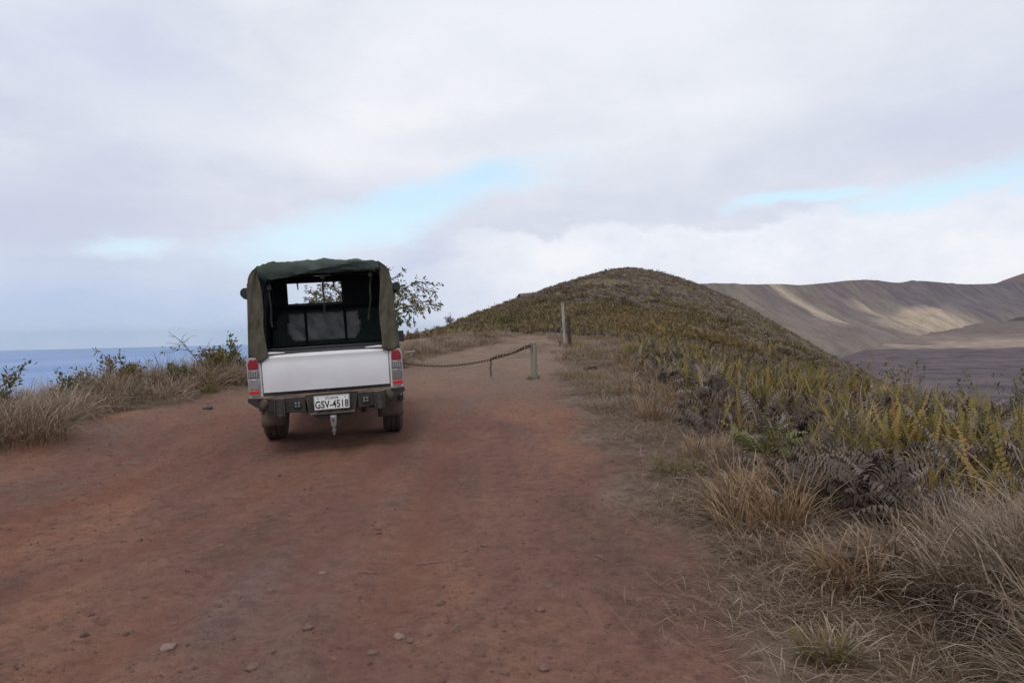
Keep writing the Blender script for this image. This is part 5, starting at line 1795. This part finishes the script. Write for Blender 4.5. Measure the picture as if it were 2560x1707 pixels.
# shrubs on the left
for (px, py, Y, ht, st, lf, nl, mt, lab, sd_, sp) in (
        (10, 0, 10.4, .74, 6, .085, 3, 'leaf', 'green shrub with a few red leaves at the extreme left edge', 31, .45),
        (160, 0, 11.8, .60, 6, .07, 3, 'leaf', 'slender shrub with small dark leaves against the sea, right of the leftmost shrub', 32, .5),
        (265, 0, 12.8, .78, 6, .08, 3, 'leaf_gold', 'tallest leafy shrub of the left verge, with rusty tipped leaves', 33, .4),
        (215, 0, 12.4, .60, 5, .065, 3, 'leaf', 'thin low shrub just left of the tallest leafy shrub', 34, .5),
        (575, 0, 15.6, .85, 9, .10, 3, 'leaf', 'dense glossy green shrub close to the left side of the pickup', 35, .5),
        (330, 0, 13.2, .55, 9, .08, 4, 'leaf_gold', 'low yellow green bush in the dry grass right of the tallest leafy shrub', 36, .6),
        (530, 0, 15.0, .70, 9, .09, 4, 'leaf_gold', 'low yellow green bush between the leafless shrub and the glossy shrub', 37, .6),
        (440, 0, 14.2, .45, 8, .07, 4, 'leaf', 'small dark green bush left of the leafless shrub', 38, .6)):
    x = (px - 1280) / F * Y
    leafy('leafy_shrub', (x, Y, h1(x, Y)), lab, 'shrub', sd_, ht, st, 2, lf, nl, M[mt], M['deadwood'], (0, 0), sp, 'shrubs on the left verge', .008, 1, .25)
# leafless twiggy shrub leaning left
by_ = 14.6
bx_ = (500 - 1280) / F * by_
bz_ = h1(bx_, by_)
bare = empty('bare_shrub', (bx_, by_, bz_))
tag(bare, 'leafless twiggy shrub leaning left against the sea', 'shrub')
rng = np.random.default_rng(44)
bm_, btips = MB(), []
k_ = by_ / F
pyb = 842 + (1.6 - bz_) / k_          # where its foot stands
def bl(px, py, dy=0.0): return np.array([(px - 500) * k_, dy, (pyb - min(py, pyb + 8)) * k_ + .22 * (py < 1000)])
def limb(pts, r_, twigs=3, ln=.16):
    pts = [np.array(p_) + rng.normal(0, .006, 3) for p_ in pts]
    bm_.tube([tuple(p_) for p_ in pts], [r_ * (1 - .7 * i / (len(pts) - 1)) for i in range(len(pts))], 5)
    for i in range(1, len(pts)):
        for _ in range(twigs):
            d = pts[i] - pts[i - 1]; d /= np.linalg.norm(d); d = d + rng.normal(0, .55, 3); d /= np.linalg.norm(d)
            q1 = pts[i] + d * ln * rng.uniform(.4, .9); q2 = q1 + (d + rng.normal(0, .3, 3)) * ln * .5
            bm_.tube([tuple(pts[i]), tuple(q1), tuple(q2)], [r_ * .32, r_ * .25, r_ * .12], 4)
limb([bl(500, 1045), bl(497, 960), bl(490, 925), bl(470, 893, -.1), bl(460, 880, -.12), bl(447, 868, -.15)], .018, 2)
limb([bl(478, 906), bl(460, 903, .1), bl(440, 899, .15), bl(420, 906, .2), bl(398, 908, .22)], .010, 1, .10)
limb([bl(468, 891, -.1), bl(445, 886, -.05), bl(420, 884, 0)], .009, 2, .12)
limb([bl(462, 882, -.1), bl(476, 877, -.2), bl(488, 870, -.2)], .008, 2, .12)
limb([bl(492, 930), bl(506, 910, .1), bl(512, 893, .1)], .010, 2, .14)
limb([bl(498, 1000), bl(480, 950, .15), bl(470, 925, .2)], .010, 2, .16)
bm_.build('stem', M['deadwood'], bare, 0, True)
bp = np.array([bl(398, 905, .22), bl(402, 902, .22), bl(428, 899, .17), bl(434, 896, .16), bl(440, 896, .15), bl(426, 896, .17), bl(480, 906, 0), bl(395, 910, .22)])
V, F_, t_, h_ = leaf_quads(np.repeat(bp, 3, 0) + rng.normal(0, .02, (len(bp) * 3, 3)), np.tile(np.array([[-1, 0, .1]]), (len(bp) * 3, 1)), .075, rng)
link('foliage', np_mesh('foliage', V, F_, {'tint': t_, 'hfac': h_}, False, [M['leaf_gold']]), bare)
# shrubs on the right skyline of the bank
for (px, Y, ht, st, lf, nl, mt, lab, sd_, lean) in (
        (2200, 13.0, 1.15, 3, .085, 2, 'leaf_gold', 'sparse shrub with orange tinged leaves rising above the right fern bank', 51, (-.25, 0)),
        (2290, 13.5, 1.05, 3, .08, 2, 'leaf', 'sparse green shrub right of the orange tinged one on the fern bank', 52, (.1, 0)),
        (2085, 14.0, .95, 2, .06, 2, 'leaf_gold', 'thin yellow leaved sapling left of the orange tinged shrub', 53, (0, 0)),
        (2420, 11.0, .85, 3, .06, 2, 'leaf', 'thin twiggy green shrub near the right edge of the fern bank', 54, (0, 0)),
        (2545, 9.5, .8, 3, .06, 2, 'leaf', 'small green shrub cut by the right edge of the picture', 55, (0, 0))):
    x = (px - 1280) / F * Y
    leafy('leafy_shrub', (x, Y, h1(x, Y)), lab, 'shrub', sd_, ht, st, 2, lf, nl, M[mt], M['deadwood'], lean, .45, 'shrubs on the right bank', .008, 1, .25)
p = ground_hit(1125, 815)
if p:
    leafy('dark_shrub', p, 'dark red leaved shrub on the skyline of the lower hill slope', 'shrub', 61, 1.5, 5, 2, .2, 3, M['leaf_dark'], M['deadwood'], (0, 0), .6, None, .02, 1, .1)

# ------------------------------------------------------------------ posts, chain, plank, rocks
def post(loc, hgt, r_, mat, lab, name='wooden_post', lean=(0, 0), square=False, notch=False):
    rng = np.random.default_rng(int(hgt * 1000))
    m_ = MB()
    n = 4 if square else 14
    V = []
    zs = np.linspace(-.25, hgt, 9)
    for z in zs:
        for k in range(n):
            a = 2 * math.pi * (k + .5) / n
            rr__ = r_ * (1.35 if square else 1) * (1 + rng.normal(0, .018))
            V.append((rr__ * math.cos(a), rr__ * math.sin(a), z + (.012 * math.cos(a) if z > hgt - .01 else 0)))
    Fq = [(i * n + k, i * n + (k + 1) % n, (i + 1) * n + (k + 1) % n, (i + 1) * n + k) for i in range(len(zs) - 1) for k in range(n)]
    Fq.append(tuple(range((len(zs) - 1) * n, len(zs) * n)))
    m_.add(V, Fq)
    o = m_.build(name, mat, None, .006)
    o.location = loc
    o.rotation_euler = (lean[1], lean[0], .3)
    tag(o, lab, 'post')
    return o


pn = ground_hit(1337, 948)
post(pn, .835, .072, M['post_grey'], 'grey green round wooden post holding the right end of the chain', lean=(-.03, 0))
pf = ground_hit(1412, 862)
post(pf, 1.74, .048, M['post_pale'], 'tall pale weathered post beside the path below the hill', lean=(-.045, 0), square=True)
pb = ground_hit(1425, 868)
post(pb, 1.27, .060, M['post_brown'], 'short dark brown post leaning against the tall pale post', lean=(-.04, 0), square=True)
ps_ = ground_hit(1400, 864)
post(ps_, .18, .03, M['post_brown'], 'tiny dark stake left of the tall pale post', name='stake')
LPX, LPY = -3.45, pn[1] + .1
post((LPX, LPY, h1(LPX, LPY)), .85, .075, M['post_grey'], 'grey round post holding the left end of the chain behind the pickup')


def link_mesh(n=12, L=.044, w_=.020, r_=.0068, k=5):
    V = []
    for i in range(n):
        a = 2 * math.pi * i / n
        cx_, cy_ = w_ * math.cos(a), w_ * math.sin(a) + (L - w_) * (1 if math.sin(a) > 1e-6 else (-1 if math.sin(a) < -1e-6 else 0))
        nx__, ny__ = math.cos(a), math.sin(a)
        for j in range(k):
            b = 2 * math.pi * j / k
            V.append((cx_ + nx__ * r_ * math.cos(b), cy_ + ny__ * r_ * math.cos(b), r_ * math.sin(b)))
    Fq = [(i * k + j, ((i + 1) % n) * k + j, ((i + 1) % n) * k + (j + 1) % k, i * k + (j + 1) % k) for i in range(n) for j in range(k)]
    return np.array(V), np.array(Fq)


def run_chain(pts, step=.066):
    pts = np.array(pts, float)
    seg = np.linalg.norm(np.diff(pts, axis=0), axis=1)
    s = np.concatenate([[0], np.cumsum(seg)])
    n = int(s[-1] / step)
    LV, LF = link_mesh()
    vs, fs = [], []
    for i in range(n):
        t_ = (i + .5) * step
        c = np.array([np.interp(t_, s, pts[:, k]) for k in range(3)])
        d = np.array([np.interp(min(t_ + .03, s[-1]), s, pts[:, k]) - np.interp(max(t_ - .03, 0), s, pts[:, k]) for k in range(3)])
        d /= np.linalg.norm(d)
        u = np.cross(d, [0, 1, 0.01]); u /= np.linalg.norm(u)
        v_ = np.cross(d, u)
        a = math.pi / 2 * (i % 2) + .5
        u2 = u * math.cos(a) + v_ * math.sin(a); w2 = np.cross(u2, d)
        vs.append(LV[:, :1] * u2 + LV[:, 1:2] * d + LV[:, 2:] * w2 + c); fs.append(LF + i * len(LV))
    return np.concatenate(vs), np.concatenate(fs)


a_ = np.array([pn[0] - .06, pn[1] - .02, pn[2] + .76]); b_ = np.array([LPX + .07, LPY, h1(LPX, LPY) + .72])
def sagp(t_, sag=.37): return a_ * (1 - t_) + b_ * t_ + np.array([0, 0, -sag * 4 * t_ * (1 - t_) * (1 + .25 * (1 - 2 * t_) * 0)])
main = [sagp(t_) for t_ in np.linspace(0, 1, 60)]
V1, F1 = run_chain(main)
tcut = .245
sec = [sagp(t_) + np.array([0, -.03, .022 + .02 * math.sin(t_ * 40)]) for t_ in np.linspace(0, tcut, 20)]
end = sagp(tcut)
sec += [end + np.array([.006 * math.sin(k), -.03, -.02 - .04 * k]) for k in range(10)]
V2, F2 = run_chain(sec)
chain = link('barrier_chain', np_mesh('barrier_chain', V1, F1, None, True, [M['chain']]))
tag(chain, 'rusty sagging chain strung across the path from the round post', 'chain')
o = link('loose_end', np_mesh('loose_end', V2, F2, None, True, [M['chain']]), chain)

p = ground_hit(1022, 893)
m = MB(); m.box(-.30, .22, -.12, .12, .165, .20); m.box(-.26, -.20, -.1, .1, -.1, .165); m.box(.06, .12, -.1, .1, -.1, .165)
o = m.build('plank', M['plank'], None, .006); o.location = p; o.rotation_euler = (0, R(-4), .25)
tag(o, 'bleached plank resting low on blocks beside the pickup, near the chain', 'plank')


def rock(px, py, r_, lab, mat, seed, name='rock', cat='rock', group=None, flat=.6):
    p = ground_hit(px, py)
    bm = bmesh.new()
    bmesh.ops.create_icosphere(bm, subdivisions=2, radius=r_)
    rng = np.random.default_rng(seed)
    off = rng.uniform(0, 50)
    for v in bm.verts:
        d = v.co.normalized()
        k = 1 + (nz1(d.x * 1.6 + off, d.y * 1.6 + d.z * 1.3, seed)) * 1.0
        v.co = Vector((d.x * r_ * k * 1.2, d.y * r_ * k, d.z * r_ * k * flat))
    me = bpy.data.meshes.new(name); bm.to_mesh(me); bm.free()
    o = link(name, me, None, [mat])
    o.location = (p[0], p[1], p[2] + r_ * flat * .35)
    o.rotation_euler = (0, 0, rng.uniform(0, 6))
    tag(o, lab, cat, group)


for i, (px, py, r_, lab) in enumerate(((1060, 882, .13, 'dark rock at the left end of the low rock row beyond the pickup'), (1082, 879, .11, 'dark rock second from the left in the low row beyond the pickup'),
                                       (1103, 877, .12, 'dark rock second from the right in the low row beyond the pickup'), (1122, 875, .10, 'dark rock at the right end of the low row beyond the pickup'),
                                       (518, 1022, .075, 'dark straw clump built as a lump on the left road edge by the pickup'), (1475, 925, .16, 'dark flat rock on the verge right of the chain post'))):  # the roadside lump is a dark straw clump given a rock's shape
    rock(px, py, r_, lab, M['rock'], 70 + i, group='dark rocks by the road')
for i, (px, py, r_, mt, lab) in enumerate(((422, 1626, .030, 'stone_pale', 'pale split stone at the lower left of the dirt road'), (632, 1676, .026, 'stone', 'reddish brown stone near the bottom edge, left of centre'),
                                           (770, 1580, .024, 'stone', 'dark stone lying below the pickup in the lower road'), (806, 1435, .020, 'stone_pale', 'pale round stone below the tow hitch on the road'),
                                           (436, 1562, .018, 'stone', 'small dark stone just above the pale split stone'), (1350, 1526, .022, 'stone', 'brown stone in the right half of the lower road'),
                                           (1212, 1366, .022, 'stone', 'dark stone in the middle of the road below the near post'), (998, 1595, .026, 'stone_pale', 'pale flat stone in the lower middle of the road'),
                                           (1360, 1675, .024, 'stone', 'rusty stone near the bottom edge, right of centre'), (932, 1636, .022, 'stone', 'grey brown stone left of the pale flat stone'))):
    rock(px, py, r_, lab, M[mt], 90 + i, 'stone', 'stone', 'loose stones on the road')


def twig(px, py, L, az_, lab, mat, seed):
    p = ground_hit(px, py)
    rng = np.random.default_rng(seed)
    pts = []
    x, y, a = p[0], p[1], az_
    for i in range(7):
        pts.append((x - p[0], y - p[1], h1(x, y) - p[2] + .008 + .006 * (i % 2)))
        a += rng.normal(0, .18)
        x += L / 6 * math.cos(a); y += L / 6 * math.sin(a)
    m_ = MB().tube(pts, [.0035, .004, .004, .0035, .003, .0025, .0015], 6)
    o = m_.build('twig', mat, None, 0, True); o.location = p
    tag(o, lab, 'twig', 'dry twigs on the road')


twig(1043, 1415, .19, -.1, 'pale curved twig lying in the middle of the road', M['stone_pale'], 1)
twig(890, 1438, .13, .4, 'thin dark twig left of the pale curved twig', M['deadwood'], 2)
twig(1490, 1398, .10, -.9, 'pale bent twig on the right half of the road', M['stone_pale'], 3)
twig(632, 1142, .22, .1, 'thin dark twig lying below the left rear wheel', M['deadwood'], 4)
